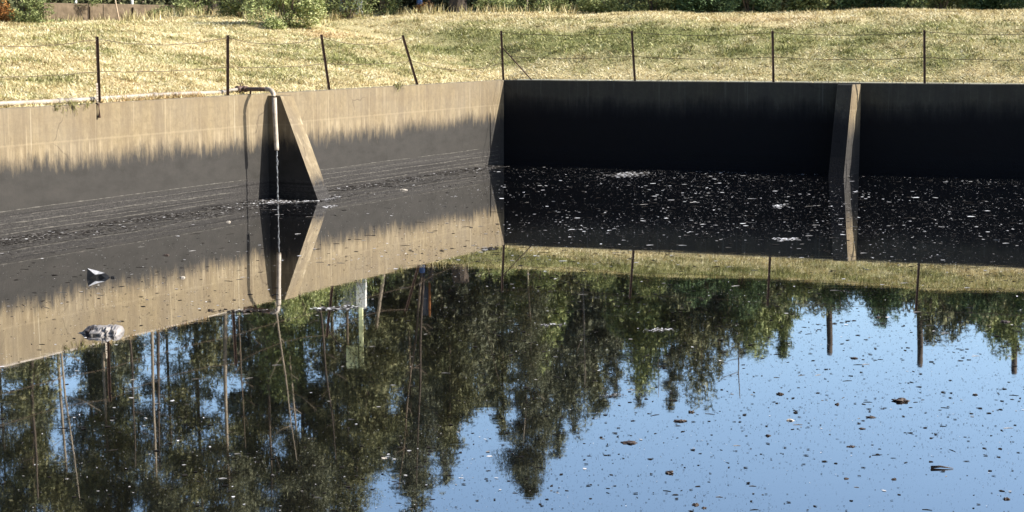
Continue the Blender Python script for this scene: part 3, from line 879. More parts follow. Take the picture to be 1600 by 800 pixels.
for i_ in (2, 3, 4, 9, 10): fin.data.polygons[i_].material_index = 1
tag(fin, 'black plastic film standing up like a fin from the water by the sunlit wall', 'plastic')
lump('debris_clump', 176, 434, 8, 4, 'black knob afloat at the tip of the black film fin', 'debris', 'bag_black', G_, 5.1, .4)
# pale crumpled sack
c = onz(157, 520); sc = c.length / FPX
bag = empty('plastic_sack', (c.x, c.y, 0), 'pale crumpled plastic sack with a dark band, half sunk at the left', 'plastic')
def sackpart(name, x0, x1, mat, seed, h0, h1, sy=.22):
    vv = []; ff = []; n = 10; m = 9
    for i in range(n + 1):
        x = x0 + (x1 - x0) * i / n
        env = min(1, max(.25, (x - 122) / 20)) * min(1, max(.3, (194 - x) / 10 + .25)) ** .7 * (1 + .12 * noise.noise((x * .3, seed, 7)))
        for j in range(m + 1):
            a = math.pi * j / m
            k = .95 + .45 * noise.noise((x * .10, j * .55, seed)) + .14 * noise.noise((x * .3, j * 1.3, seed))
            hz = (h0 + (h1 - h0) * i / n) * sc * env
            vv.append(Vector(((x - 157) * sc, -math.cos(a) * sy * env * k, math.sin(a) * hz * k - .008)))
    for i in range(n):
        for j in range(m):
            a = i * (m + 1) + j; ff += [(a, a + m + 1, a + m + 2), (a, a + m + 2, a + 1)]
    ff.append(tuple(range(m + 1))); ff.append(tuple(n * (m + 1) + j for j in range(m + 1))[::-1])
    return link(name, mesh(name, vv, ff), MAT[mat], bag)
sackpart('sack_end', 124, 137.6, 'bag_pale', 1, 8, 11)
sackpart('band', 137.2, 146.4, 'bag_band', 2, 12, 12.5)
sackpart('sack_body', 146, 173, 'bag_pale', 3, 12, 13)
sackpart('sack_tail', 172.5, 190, 'bag_pale', 4, 13, 10)

# ------------------------------------------------------------------ foliage
def leafcloud(name, centers, radii, n, size, mat, seed=0, asp=.5, flat=1.0, clump=.0, drop=0):
    """n leaf quads spread through ellipsoids; gaps by noise rejection"""
    r = np.random.default_rng(seed)
    centers = np.array(centers, float); radii = np.array(radii, float)
    vol = radii.prod(1) ** .8; pk = r.choice(len(centers), n, p=vol / vol.sum())
    u = r.normal(0, 1, (n, 3)); u /= np.linalg.norm(u, axis=1)[:, None]
    u *= (r.uniform(.15, 1, n) ** .45)[:, None]
    P = centers[pk] + u * radii[pk]
    nz = pnoise(P[:, 0] * 2.2 / clump, (P[:, 1] + P[:, 2] * 1.7) * 2.2 / clump, seed + 9, 3) if clump else np.ones(n)
    ok = nz > -.12 if clump else np.ones(n, bool)
    P = P[ok]; m = len(P)
    a = r.normal(0, 1, (m, 3)); a[:, 2] *= .5 * flat; a[:, 2] -= drop; a /= np.linalg.norm(a, axis=1)[:, None]
    b = np.cross(a, r.normal(0, 1, (m, 3))); b /= np.linalg.norm(b, axis=1)[:, None]
    L = size * r.uniform(.5, 1.4, m); a = a * L[:, None]; b = b * (L * asp)[:, None]
    V = np.stack([P - b * .5, P + a * .5 - b * .1, P + a, P + a * .45 + b * .6], 1).reshape(-1, 3)
    T = np.clip(r.normal(.5, .22, m) + .18 * nz[ok] if clump else r.normal(.5, .25, m), 0, 1)
    return npmesh(name, V, np.arange(m * 4).reshape(-1, 4), 4, {'tint': np.repeat(T, 4)})

def shrub(px, base_y, Y, wpx, h, label, mat='shrub', n=2600, size=.10, seed=0, name='shrub', group='shrubs along the top of the bank', depth=.8, clump=.6, base=None):
    P = ony(px, base_y, Y); z = gzz(P.x, Y) if base is None else base
    rw = wpx / 2 * Y / FPX
    t = empty(name, (P.x, Y, z - .05), label, 'bush', group)
    r = random.Random(seed)
    cs = []; rs = []
    for i in range(7):
        x = r.uniform(-.7, .7) * rw; hh = h * r.uniform(.45, .75) * (1 - .35 * abs(x) / max(rw, .1))
        cs.append((x, r.uniform(-.4, .4) * depth, hh * .62)); rs.append((rw * .42, depth * .55, hh * .62))
    cs.append((0, 0, h * .5)); rs.append((rw * .55, depth * .6, h * .5))
    link('foliage', leafcloud('foliage', cs, rs, n, size, mat, seed, clump=clump), MAT[mat], t)
    vv, ff = [], []
    for i in range(7):
        a = r.uniform(0, 6.28); e = Vector((r.uniform(-.6, .6) * rw, r.uniform(-.3, .3) * depth, h * r.uniform(.5, .85)))
        tube_geo([(r.uniform(-.1, .1), r.uniform(-.1, .1), -.1), e * .5 + Vector((0, 0, .1 * h)), e], [.03, .02, .008], 5, vv, ff)
    link('stems', mesh('stems', vv, ff), MAT['bark'], t)
    return t

# direct view: row along the crest.  crest distance by photo x
def crestY(px):
    for Y in np.arange(40, 75, .5):
        P = ony(px, 30, Y); tl, tb = outside(np.array(P.x), np.array(Y))
        if max(float(tl), float(tb)) > (16.5 if float(tb) < float(tl) * .55 else 11.2): return Y
    return 65.0
def S(px, dY, wpx, h, label, **k): return shrub(px, 30, crestY(px) + dY, wpx, h, label, seed=int(px * 7 + wpx), **k)
S(4, 0, 44, .85, 'dry orange bush at the top left corner', mat='shrub_orange', n=2500, size=.09)
S(38, -1.5, 95, 1.5, 'pale green feathery bush at the top left', mat='shrub', n=6000, size=.10)
S(88, .6, 56, .45, 'small weedy bush at the left end of the brown concrete wall', mat='shrub_pale', n=1400, size=.07)
S(256, -.1, 70, .6, 'low green bush at the right end of the brown concrete wall', mat='shrub', n=3000, size=.08)
S(300, -.4, 80, 1.6, 'straw coloured bush right of the brown concrete wall', mat='shrub_pale', n=3500, size=.10)
S(372, -2.6, 115, 2.0, 'tall light green bush just right of the dark stump', mat='shrub', n=8000, size=.10)
S(448, -3.4, 125, 2.2, 'largest pale green bush, its right side hanging forward over the grass', mat='shrub_pale', n=12000, size=.10)
S(432, -4.6, 48, .62, 'bright yellow green seedling bush in front of the largest pale bush', mat='shrub_pale', n=2500, size=.09)
S(545, -.7, 115, 2.3, 'mid green bush right of the largest pale bush', mat='shrub', n=7000, size=.10)
S(600, -.2, 60, 1.6, 'green bush beside the dark rubble', mat='shrub', n=3500, size=.10)
S(668, .4, 44, .7, 'tan dry bush above the dark rubble', mat='shrub_orange', n=1200, size=.08)
S(770, .3, 100, 1.0, 'light green weedy bush right of the dark stump pit', mat='shrub_pale', n=4500, size=.10)
S(850, .3, 100, 1.3, 'light green bush left of the reflected grey shed', mat='shrub', n=5500, size=.10)
S(935, .3, 100, 1.2, 'leafy green bush in front of the grey shed', mat='shrub', n=5500, size=.10)
labs = ['dark bush, first right of the grey shed', 'dark glossy bush right of the first one, with pale tips', 'dark bush above the second upright post of the right fence',
        'dense dark bush left of the shaded buttress', 'dark green bush straight above the shaded buttress', 'deep green bush right of the shaded buttress',
        'dark bush above the third upright post of the right fence', 'dark bush near the top right with long leaves', 'dark bush at the top right corner']
for i, lb in enumerate(labs):
    S(1020 + i * 75, .3 + .2 * (i % 2), 104, 1.45 + .25 * (i % 3), lb, mat='shrub_dark' if i % 3 else 'shrub', n=6000, size=.14 if i % 2 else .11)

n_ = 90000
yy = rng.uniform(0, 1, n_); xx = rng.uniform(-.37, .37, n_)
Y0 = np.interp(xx * FPX + 800, np.arange(-200, 1801, 50), [crestY(p) for p in np.arange(-200, 1801, 50)]) + 2.0 + yy * 5
X0 = xx * Y0; hh = .5 + 1.5 * np.clip(.6 + pnoise(X0 * .8, Y0 * .8, 55, 3), 0, 1.3)
Z0 = gz(X0, Y0) + rng.uniform(0, 1, n_) * hh
aa = rng.normal(0, 1, (n_, 3)); aa /= np.linalg.norm(aa, axis=1)[:, None]; bb = np.cross(aa, rng.normal(0, 1, (n_, 3))); bb /= np.linalg.norm(bb, axis=1)[:, None]
Ls = rng.uniform(.10, .26, n_)[:, None]; P_ = np.stack([X0, Y0, Z0], 1)
V_ = np.stack([P_, P_ + aa * Ls * .5 + bb * Ls * .3, P_ + aa * Ls, P_ + aa * Ls * .5 - bb * Ls * .3], 1).reshape(-1, 3)
tag(link('undergrowth', npmesh('undergrowth', V_, np.arange(n_ * 4).reshape(-1, 4), 4, {'tint': np.repeat(np.clip(rng.normal(.45, .25, n_), 0, 1), 4)}), MAT['olive']), 'dense mixed undergrowth behind the row of bushes on the crest', 'undergrowth', kind='stuff')
# taller understorey behind (seen mirrored in the water)
US = [  # px, extra distance, width px, height m, mat, label
    (30, 6, 170, 5.5, 'olive', 'tall olive thicket behind the top left corner'), (170, 7, 170, 5.0, 'pine', 'dark thicket behind the brown concrete wall'),
    (300, 5, 150, 6.0, 'olive', 'thicket behind the straw coloured bush'), (430, 6, 150, 5.5, 'shrub', 'green thicket behind the largest pale bush'),
    (610, 4, 110, 5.4, 'olive', 'thicket between the white column and the rusty column'),
    (735, 5, 130, 6.0, 'pine', 'dark thicket right of the rusty column'), (840, 3.5, 100, 4.6, 'shrub', 'bright green thicket left of the grey shed'),
    (905, 8, 120, 7.5, 'pine', 'dark high thicket behind the grey shed'), (1010, 5, 120, 5.2, 'shrub', 'green thicket right of the grey shed'),
    (1100, 5, 130, 5.8, 'olive', 'olive thicket below the right end of the tall trees'), (1190, 4, 100, 5.0, 'shrub', 'bright leafy thicket at the foot of the lone slender tree'),
    (1290, 5, 150, 2.9, 'olive', 'low thicket round the leftmost pole'), (1385, 5, 130, 2.6, 'pine', 'low dark thicket between the left and middle poles'),
    (1490, 5, 150, 4.0, 'olive', 'thicket between the middle and right poles'), (1590, 5, 140, 4.5, 'shrub', 'thicket at the right end behind the right pole')]
for (px, dY, wpx, h, mt, lb) in US:
    shrub(px, 30, crestY(px) + dY, wpx * 1.15, h * (1.2 if px < 1150 else .85), lb, mat=mt, n=int(7000 + h * wpx * 16), size=.22, seed=px, name='thicket', group='thickets behind the bank', depth=2.0, clump=1.0)

# ------------------------------------------------------------------ trees
def pine_meshes(seed, h, cb, r0, spread, style, lean=0.0, mat='pine'):
    """trunk mesh (with limbs) and crown mesh; cb = crown base as fraction of h"""
    r = random.Random(seed); g = np.random.default_rng(seed)
    vv, ff = [], []
    pts, rad = [], []
    N = 14
    bx, by = r.uniform(-.25, .25), r.uniform(-.25, .25)
    for i in range(N + 1):
        t = i / N
        pts.append(Vector((lean * h * t + bx * math.sin(t * 3.3) + .10 * noise.noise((t * 4, seed, 0)), by * math.sin(t * 2.6), h * t - .4 * (i == 0))))
        rad.append(max(.02, r0 * (1 - t * .86)) * (1.35 if i == 0 else 1))
    tube_geo(pts, rad, 8, vv, ff)
    def tp(t): f = t * N; i = min(int(f), N - 1); return pts[i].lerp(pts[i + 1], f - i)
    tips = []
    nl = int(26 + h * 1.6)
    for i in range(nl):
        t = cb + (1 - cb) * ((i + r.random()) / nl) ** .9
        t = min(t, .985); u = (t - cb) / (1 - cb)
        if style == 'cone': L = spread * (1 - u) ** .75 * (.55 + .6 * r.random()) * min(1, .45 + u * 3)
        else: L = spread * math.sin(math.pi * min(1, .18 + u * .80)) ** .8 * (.5 + .7 * r.random())
        a = r.uniform(0, 6.283); up = r.uniform(.1, .55) if style != 'cone' else r.uniform(-.25, .25)
        b = tp(t); e = b + Vector((math.cos(a) * L, math.sin(a) * L, up * L))
        mdl = b.lerp(e, .5) + Vector((0, 0, (.10 if style != 'cone' else -.06) * L))
        rr = max(.015, rad[min(N, int(t * N))] * .30)
        tube_geo([b, mdl, e], [rr, rr * .6, .01], 4, vv, ff, False)
        for k in range(4 if L > .8 else 2):
            f = .35 + .65 * (k + r.random()) / 4
            c = (mdl.lerp(e, (f - .5) * 2) if f > .5 else b.lerp(mdl, f * 2))
            s = .22 + .24 * L * r.uniform(.5, 1.1)
            tips.append((c + Vector((r.gauss(0, .16 * L), r.gauss(0, .16 * L), r.gauss(0, .1 * L))), s))
    # a few dead stubs below the crown
    for i in range(6):
        t = r.uniform(.2, cb) if cb > .25 else .2; a = r.uniform(0, 6.28); L = r.uniform(.3, 1.1); b = tp(t)
        tube_geo([b, b + Vector((math.cos(a) * L, math.sin(a) * L, r.uniform(-.1, .4)))], [.025, .006], 4, vv, ff, False)
    C = np.array([list(c) for c, _ in tips]); Sr = np.array([s for _, s in tips])
    n = int(len(tips) * 80)
    pk = g.choice(len(C), n, p=Sr ** 1.5 / (Sr ** 1.5).sum())
    P = C[pk] + g.normal(0, .68, (n, 3)) * Sr[pk][:, None] * np.array([1, 1, .62])
    a = g.normal(0, 1, (n, 3)); a[:, 2] = a[:, 2] * .5 + (.25 if style != 'cone' else -.25); a /= np.linalg.norm(a, axis=1)[:, None]
    b = np.cross(a, g.normal(0, 1, (n, 3))); b /= np.linalg.norm(b, axis=1)[:, None]
    L = .30 * g.uniform(.5, 1.5, n); a *= L[:, None]; b *= (L * .28)[:, None]
    V = np.stack([P - b * .5, P + a * .6 - b * .5, P + a, P + a * .4 + b * .6], 1).reshape(-1, 3)
    T = np.clip(g.normal(.5, .2, n) + (g.uniform(-.3, .3, len(C)))[pk], 0, 1)
    return mesh('trunk', vv, ff, True), npmesh('crown', V, np.arange(n * 4).reshape(-1, 4), 4, {'tint': np.repeat(T, 4)})

VAR = {}
def variant(key, *a):
    if key not in VAR: VAR[key] = pine_meshes(*a)
    return VAR[key]
for i, (kk, args) in enumerate({
    'tallA': (1, 30, .50, .19, 3.0, 'round'), 'tallB': (2, 30, .42, .17, 3.4, 'round'), 'tallC': (3, 30, .58, .15, 2.6, 'round', .03), 'tallD': (14, 30, .36, .19, 3.2, 'round', -.02),
    'midA': (4, 18, .25, .16, 2.8, 'cone'), 'midB': (5, 18, .30, .15, 2.5, 'round'), 'midC': (6, 18, .15, .17, 3.0, 'cone'), 'midD': (15, 18, .20, .13, 2.4, 'round', .03),
    'slim': (7, 12, .10, .10, 1.3, 'cone'), 'slimB': (8, 12, .25, .08, 1.1, 'round')}.items()):
    variant(kk, *args)
def tree(px, top_y, Y, kind, label, mat='pine', bark='bark', base_px=None, group='trees of the wood behind the bank', thick=1.0, wide=1.0, name='pine_tree'):
    tp = refl(px, top_y, Y); x = tp.x if base_px is None else refl(base_px, 460, Y).x
    z0 = gzz(x, Y) if Y < 110 else 4.6
    h0 = {'t': 30, 'm': 18, 's': 12}[kind[0]]
    h = tp.z - z0; s = h / h0
    t = empty(name, (x, Y, z0 - .05), label, 'tree', group, rz=random.uniform(0, 6.28) if base_px is None else 0)
    if base_px is not None: t.rotation_euler = (0, math.atan2(tp.x - x, h), 0)
    t.scale = (s * wide, s * wide, s)
    tm, cm = VAR[kind]
    for nm, me, mm in (('trunk', tm, bark), ('crown', cm, mat)):
        key = (nm, kind, mm)
        if key not in VAR:
            m2 = me.copy(); m2.materials.clear(); m2.materials.append(MAT[mm]); VAR[key] = m2
        o = bpy.data.objects.new(nm, VAR[key]); col.objects.link(o); o.parent = t
    return t

# px, reflected top y, distance, kind, mat, bark, base px, label
T = [
 (20, 900, 74, 'tallB', 'pine', 'bark', None, 'pine at the far left of the reflection, its crown off the bottom left'),
 (62, 960, 70, 'tallA', 'olive', 'bark', None, 'pine with thick brown trunk, second from the left edge'),
 (105, 1000, 72, 'tallC', 'pine', 'bark_pale', None, 'pale trunked pine left of the floating sack'),
 (140, 860, 82, 'tallD', 'pine', 'bark', None, 'dense dark pine above the floating sack'),
 (176, 920, 67, 'tallA', 'olive', 'bark_pale', None, 'slim pale trunked pine just right of the floating sack'),
 (237, 980, 64, 'tallC', 'pine', 'bark_pale', 237, 'straight pale trunked pine whose reflection runs down to the bottom edge'),
 (275, 880, 84, 'tallB', 'pine', 'bark', None, 'dark pine behind the straight pale trunk'),
 (318, 1020, 76, 'tallD', 'olive', 'bark', None, 'olive crowned pine left of the buttress reflection'),
 (366, 990, 66, 'tallA', 'pine', 'bark_pale', 352, 'slightly leaning pale trunked pine left of the falling stream'),
 (425, 900, 80, 'tallB', 'olive', 'bark', None, 'olive pine below the reflected stream'),
 (468, 870, 68, 'tallC', 'pine', 'bark_pale', 440, 'pine leaning right below the reflected buttress'),
 (520, 850, 82, 'tallD', 'pine', 'bark', None, 'dense pine whose crown fills the bottom left of the middle'),
 (548, 830, 76, 'tallB', 'olive', 'bark', None, 'olive pine bordering the sky at the bottom middle'),
 (555, 760, 66, 'midB', 'olive', 'bark_pale', 604, 'pale trunk leaning left beside the reflected white column'),
 (590, 735, 86, 'midA', 'pine', 'bark', None, 'pine with a short top right of the bottom left crowns'),
 (645, 782, 74, 'tallA', 'pine', 'bark', None, 'pine whose reflected tip nearly reaches the bottom, left of the lone feathery one'),
 (690, 735, 80, 'midC', 'pine', 'bark', None, 'broad pine right of the near-bottom tip'),
 (705, 700, 68, 'midB', 'olive', 'bark', None, 'olive pine in the middle of the wood'),
 (735, 660, 86, 'midD', 'pine', 'bark', None, 'thin crowned pine left of the lone feathery one'),
 (815, 782, 72, 'tallC', 'pine', 'bark', None, 'lone feathery pine with open sky on both sides of its tip'),
 (790, 690, 84, 'midA', 'olive', 'bark', None, 'olive pine behind the lone feathery one'),
 (822, 650, 64, 'midD', 'pine', 'bark_pale', 822, 'thin pale trunk standing right in front of the lone feathery pine'),
 (858, 690, 76, 'midA', 'pine', 'bark', None, 'pine just right of the lone feathery one'),
 (895, 682, 72, 'midC', 'pine', 'bark', None, 'pine with a pointed tip right of centre'),
 (930, 650, 82, 'midB', 'olive', 'bark', None, 'round topped olive pine above the pale scum strip'),
 (965, 625, 70, 'midA', 'pine', 'bark', None, 'pine above the purplish debris strip'),
 (1000, 640, 76, 'midC', 'pine', 'bark', None, 'pine with a notched top, fourth from the right end of the wood'),
 (1045, 645, 72, 'midA', 'pine', 'bark', None, 'sharp topped pine, third from the right end of the wood'),
 (1085, 575, 80, 'midB', 'olive', 'bark', None, 'short round olive pine in the gap near the right end of the wood'),
 (1125, 590, 72, 'midC', 'pine', 'bark', None, 'pine with a double tip at the right end of the wood'),
 (1160, 560, 78, 'midD', 'pine', 'bark_pale', None, 'pale trunked short pine at the right end of the wood'),
 (1195, 535, 74, 'midB', 'olive', 'bark', None, 'last round tree of the wood before the poles'),
 (1222, 560, 70, 'slimB', 'shrub', 'bark', None, 'lone slender light green tree left of the leftmost pole'),
 (1380, 512, 76, 'slim', 'pine', 'bark', None, 'small conifer between the left and middle poles'),
 (1452, 540, 74, 'slim', 'pine', 'bark', None, 'small conifer just right of the middle pole'),
 (480, 905, 78, 'midC', 'olive', 'bark', None, 'broad low olive pine at the bottom edge below the buttress reflection'),
 (700, 760, 90, 'midC', 'pine', 'bark', None, 'second broad pine right of the near-bottom tip, farther back'),
 (870, 720, 88, 'midA', 'pine', 'bark', None, 'far pine right of the lone feathery one'),
 (650, 850, 96, 'midC', 'pine', 'bark', None, 'far dark tree behind the middle of the wood'),
 (400, 800, 98, 'midA', 'pine', 'bark', None, 'far dark tree behind the stream reflection'),
 (200, 800, 98, 'midC', 'olive', 'bark', None, 'far olive tree behind the floating sack'),
 (60, 780, 98, 'midA', 'pine', 'bark', None, 'far dark tree behind the left edge'),
 (950, 600, 96, 'midC', 'pine', 'bark', None, 'far dark tree behind the grey shed'),
 (770, 640, 96, 'midB', 'pine', 'bark', None, 'far tree behind the gap left of the lone feathery pine')]
for (px, ty, Y, kd, mt, bk, bpx, lb) in T:
    tree(px, ty, Y, kd, lb, mt, bk, bpx)

BT = [(434, 480, 462, 640, 63, 'slender pale bare trunk leaning right, just right of the reflected stream', 'bark_pale', .07),
 (505, 500, 524, 640, 64, 'thin dark bare trunk leaning right, left of the white column', 'bark_dark', .08),
 (648, 500, 622, 690, 66, 'thin bare trunk leaning left beside the rusty column', 'bark', .08),
 (832, 452, 818, 610, 65, 'thin pale bare trunk left of the grey shed', 'bark_pale', .07),
 (912, 440, 914, 525, 66, 'short pale bare trunk beside the grey shed', 'bark_pale', .08),
 (1030, 470, 1030, 545, 66, 'short thin bare trunk right of the grey shed', 'bark_pale', .06),
 (1154, 450, 1157, 548, 67, 'thin bare trunk near the right end of the wood', 'bark', .08),
 (50, 580, 56, 700, 62, 'thick dark bare trunk at the far left', 'bark_dark', .15),
 (100, 560, 121, 700, 61, 'pale leaning bare trunk left of the floating sack', 'bark_pale', .08),
 (205, 545, 210, 650, 63, 'dark bare trunk right of the floating sack', 'bark_dark', .09),
 (246, 530, 247, 660, 65, 'dark bare trunk right beside the straight pale trunk', 'bark_dark', .13),
 (374, 500, 382, 620, 63, 'thin bare trunk between the pipe shadow and the stream', 'bark', .06),
 (415, 500, 424, 690, 67, 'greenish thick bare trunk below the reflected stream', 'bark', .13),
 (575, 560, 640, 640, 70, 'bare limb leaning strongly right below the yellow panel', 'bark_dark', .07),
 (655, 560, 650, 680, 66, 'dark upright bare trunk under the rusty column', 'bark_dark', .09)]
for (bx_, by_, tx_, ty_, Y, lb, bk, r_) in BT:
    tp = refl(tx_, ty_, Y); b1 = refl(bx_, by_, Y); z0 = gzz(b1.x, Y) - .3
    k_ = (tp.x - b1.x) / max(tp.z - b1.z, .5); b0 = Vector((b1.x - k_ * (b1.z - z0), Y, z0))
    t = empty('dead_tree', b0, lb, 'tree', 'thin bare trunks of the wood behind the bank')
    L_ = Vector((tp.x, Y, tp.z + 2)) - b0
    pts = [L_ * (i / 12) + Vector((.07 * noise.noise((i * .35, bx_, 0)), .1 * noise.noise((i * .3, bx_, 4)), 0)) for i in range(13)]
    vv, ff = tube_geo(pts, [r_ * .72 * (1.1 - .07 * i) for i in range(13)], 7)
    for i in range(7):
        q_ = pts[4 + i]; a_ = random.uniform(0, 6.28); l_ = random.uniform(.4, 1.3)
        tube_geo([q_, q_ + Vector((math.cos(a_) * l_ * .5, math.sin(a_) * l_ * .5, l_ * .15)), q_ + Vector((math.cos(a_) * l_, math.sin(a_) * l_, l_ * .5))], [.028, .018, .006], 4, vv, ff)
    link('trunk', mesh('trunk', vv, ff, True), MAT[bk], t)

# unseen belt of trees added on the near side to cut sky light
for i in range(22):
    if i < 14: x, y = -34 + i * 5.2, -9 - 4 * (i % 3)
    else: x, y = -34 - 3 * (i % 2), -4 + (i - 14) * 5.0
    kd = ('tallD', 'midC', 'tallB', 'midA')[i % 4]
    t = empty('pine_tree', (x, y, 2.4), 'unseen tree added on the near side to cut sky light, outside the frame', 'tree', 'added sky-blocking trees on the near side', rz=i * 1.3)
    sc = (.85, 1.25, .8, 1.3)[i % 4]; t.scale = (sc * 2.0, sc * 2.0, sc * 1.35)
    for nm, me_, mm in (('trunk', VAR[kd][0], 'bark'), ('crown', VAR[kd][1], 'pine')):
        key = (nm, kd, mm)
        if key not in VAR:
            m2 = me_.copy(); m2.materials.clear(); m2.materials.append(MAT[mm]); VAR[key] = m2
        o = bpy.data.objects.new(nm, VAR[key]); col.objects.link(o); o.parent = t

# three cut-off dead trunks standing above the bank on the right
for i, (px, ty, lb) in enumerate(((1295, 552, 'leftmost of three bare dark poles behind the bank on the right'), (1436, 570, 'middle one of three bare dark poles behind the bank'), (1583, 582, 'rightmost of three bare dark poles behind the bank'))):
    Y = 71; tp = refl(px, ty, Y); z0 = gzz(tp.x, Y)
    pts = [(tp.x + .04 * math.sin(k), Y, z0 - .5 + (tp.z - z0 + .5) * k / 8) for k in range(9)]
    pl = empty('bare_pole', (tp.x, Y, z0), lb, 'pole', 'bare dark poles behind the bank')
    vv, ff = tube_geo([Vector(p) - pl.location for p in pts], [.155 - .004 * k for k in range(9)], 12)
    link('shaft', mesh('shaft', vv, ff, True), MAT['bark_dark'], pl)
    vv, ff = tube_geo([Vector(pts[-1]) - pl.location, Vector(pts[-1]) - pl.location + Vector((0, 0, .09))], [.12, .09], 12)
    link('weathered_top', mesh('weathered_top', vv, ff), MAT['bark_dark'], pl)

# ------------------------------------------------------------------ structures seen in the water
def cbox(name, px0, px1, y0, y1, Y, dep, mat, parent, off=0.0, bevel=.015):
    a = refl(px0, y0, Y); b = refl(px1, y1, Y)
    zl, zh = sorted((a.z, b.z))
    return box(name, ((a.x + b.x) / 2, Y + dep / 2 + off, (zl + zh) / 2) - 0 * Vector((0, 0, 0)) if False else Vector(((a.x + b.x) / 2, Y + dep / 2 + off, (zl + zh) / 2)), (abs(b.x - a.x), dep, zh - zl), mat, parent, bevel=bevel)
Y = 65.5
t = empty('signal_column', (0, 0, 0), 'grey steel column, sunlight painted on as a white side, with a pale yellow panel on its thin mast, behind the bank', 'column')
g = gzz(refl(550, 470, Y).x, Y)
a = refl(537, 480, Y); b = refl(563, 480, Y)
box('column_body', Vector(((a.x + b.x) / 2, Y, (g - .3 + a.z) / 2)), (b.x - a.x, .5, a.z - g + .3), MAT['grey_steel'], t, bevel=.02)
box('sunlit_white_side', Vector((b.x + .05, Y, (g - .3 + a.z) / 2)), (.38, .54, a.z - g + .26), MAT['white_post'], t, bevel=.01, rz=.0)  # white slab paints in the sun on the column's right face
m0 = refl(563, 480, Y); m1 = refl(563, 572, Y)
box('mast', Vector((m0.x + .02, Y, (m0.z + m1.z) / 2 + .02)), (.17, .17, m1.z - m0.z), MAT['yellow'], t)
pn0 = refl(541, 540, Y); pn1 = refl(560, 574, Y)
box('panel', Vector(((pn0.x + pn1.x) / 2, Y - .02, (pn0.z + pn1.z) / 2)), (pn1.x - pn0.x, .10, pn1.z - pn0.z), MAT['yellow'], t)
Y = 67.5
t = empty('rusty_column', (0, 0, 0), 'dark steel column with an orange rusty edge behind the bank', 'column')
a = refl(657, 492, Y); b = refl(670, 492, Y); g = gzz(a.x, Y)
box('column_body', Vector(((a.x + b.x) / 2, Y, (g - .3 + a.z) / 2)), (b.x - a.x, .32, a.z - g + .3), MAT['dark_steel'], t)
box('rusty_edge', Vector((b.x + .045, Y, (g - .3 + a.z) / 2)), (.085, .35, a.z - g + .36), MAT['rust_orange'], t)
Y = 69
t = empty('metal_shed', (0, 0, 0), 'small grey corrugated metal shed with a dark opening behind the bank', 'shed')
a = refl(928, 464, Y); b = refl(990, 464, Y); g = gzz((a.x + b.x) / 2, Y)
xm = a.x + (b.x - a.x) * .52
box('shed_body', Vector(((a.x + b.x) / 2, Y + .9, (g - .2 + a.z) / 2)), (b.x - a.x, 1.8, a.z - g + .2), MAT['grey_steel'], t)
box('dark_opening', Vector(((a.x + xm) / 2, Y - .01, (g - .2 + a.z) / 2 - .05)), (xm - a.x - .12, .06, a.z - g - .1), MAT['dark_steel'], t)
box('roof', Vector(((a.x + b.x) / 2, Y + .85, a.z + .05)), (b.x - a.x + .25, 2.2, .07), MAT['grey_steel'], t, tilt=.06)
for i in range(9):
    box('rib', Vector((xm + (b.x - xm) * (i + .5) / 9, Y - .012, (g + a.z) / 2)), (.035, .03, a.z - g - .1), MAT['grey_steel'], t, bevel=.006)

# ------------------------------------------------------------------ things along the crest
def cr(px, dY=0):
    Y = crestY(px) + dY; x = ony(px, 30, Y).x
    return Vector((x, Y, gzz(x, Y)))
# brown concrete wall, running courses of separate blocks
a, b = cr(66, .9), cr(330, .9)
bw = empty('concrete_wall', a, 'low weathered brown concrete wall behind the grass at the top left', 'wall')
dd = (b - a); dd.z = 0; Lw = dd.length; dd.normalize(); ang = math.atan2(dd.y, dd.x)
bw.rotation_euler = (0, 0, ang)
zb0 = min(a.z, b.z) - .1 - a.z
vv, ff = [], []
nn_ = 40
for i in range(nn_ + 1):
    x = Lw * i / nn_; tz = zb0 + .92 + .015 * noise.noise((x * 1.3, 0, 2))
    for (y, z) in ((-.09, zb0 - .2), (-.09 + .008 * noise.noise((x * 2, 1, 1)), zb0 + .5), (-.085, tz - .02), (-.06, tz), (.09, tz), (.09, zb0 - .2)): vv.append((x, y, z))
for i in range(nn_):
    for j in range(5): q_ = i * 6 + j; ff.append((q_, q_ + 6, q_ + 7, q_ + 1))
ff += [tuple(range(6)), tuple(nn_ * 6 + j for j in range(6))[::-1]]
link('wall_body', mesh('wall_body', vv, ff), MAT['block'], bw)
for i in range(1, 4): box('buttress_pier', (Lw * i / 4, -.13, zb0 + .36), (.16, .10, .9), MAT['block'], bw)
wx_ = rng.uniform(0, 1, 1500); cl = .5 + .5 * np.sin(wx_ * 40)
keep = rng.uniform(0, 1, 1500) < cl; wx_ = wx_[keep]
WX = a.x + (b.x - a.x) * wx_; WY = a.y + (b.y - a.y) * wx_ - rng.uniform(.3, .8, len(wx_))
Vv, F, at = blades(WX, WY, .15, .55, .03, (.9, 1.5), G=rng.uniform(.2, .8, len(WX)), Rd=rng.uniform(0, .4, len(WX)))
tag(link('tall_weeds', npmesh('tall_weeds', Vv, F, 3, at), MAT['blades']), 'tall pale weed stalks in front of the low brown concrete wall', 'weeds', kind='stuff')
px_ = rng.uniform(230, 900, 5200); px_ = px_[rng.uniform(0, 1, len(px_)) < (.35 + .65 * (np.sin(px_ * .05) > 0)) * np.where(px_ < 520, 1, .45)]
cy_ = np.interp(px_, np.arange(0, 1000, 50), [crestY(p) for p in np.arange(0, 1000, 50)]) - rng.uniform(-.3, 2.2, len(px_)) * np.where(px_ < 520, 1.3, .5)
cx_ = (px_ - 800) / FPX * cy_
Vv, F, at = blades(cx_, cy_, .15, .5, .03, (.8, 1.5), G=rng.uniform(.0, .9, len(cx_)), Rd=rng.uniform(0, .5, len(cx_)))
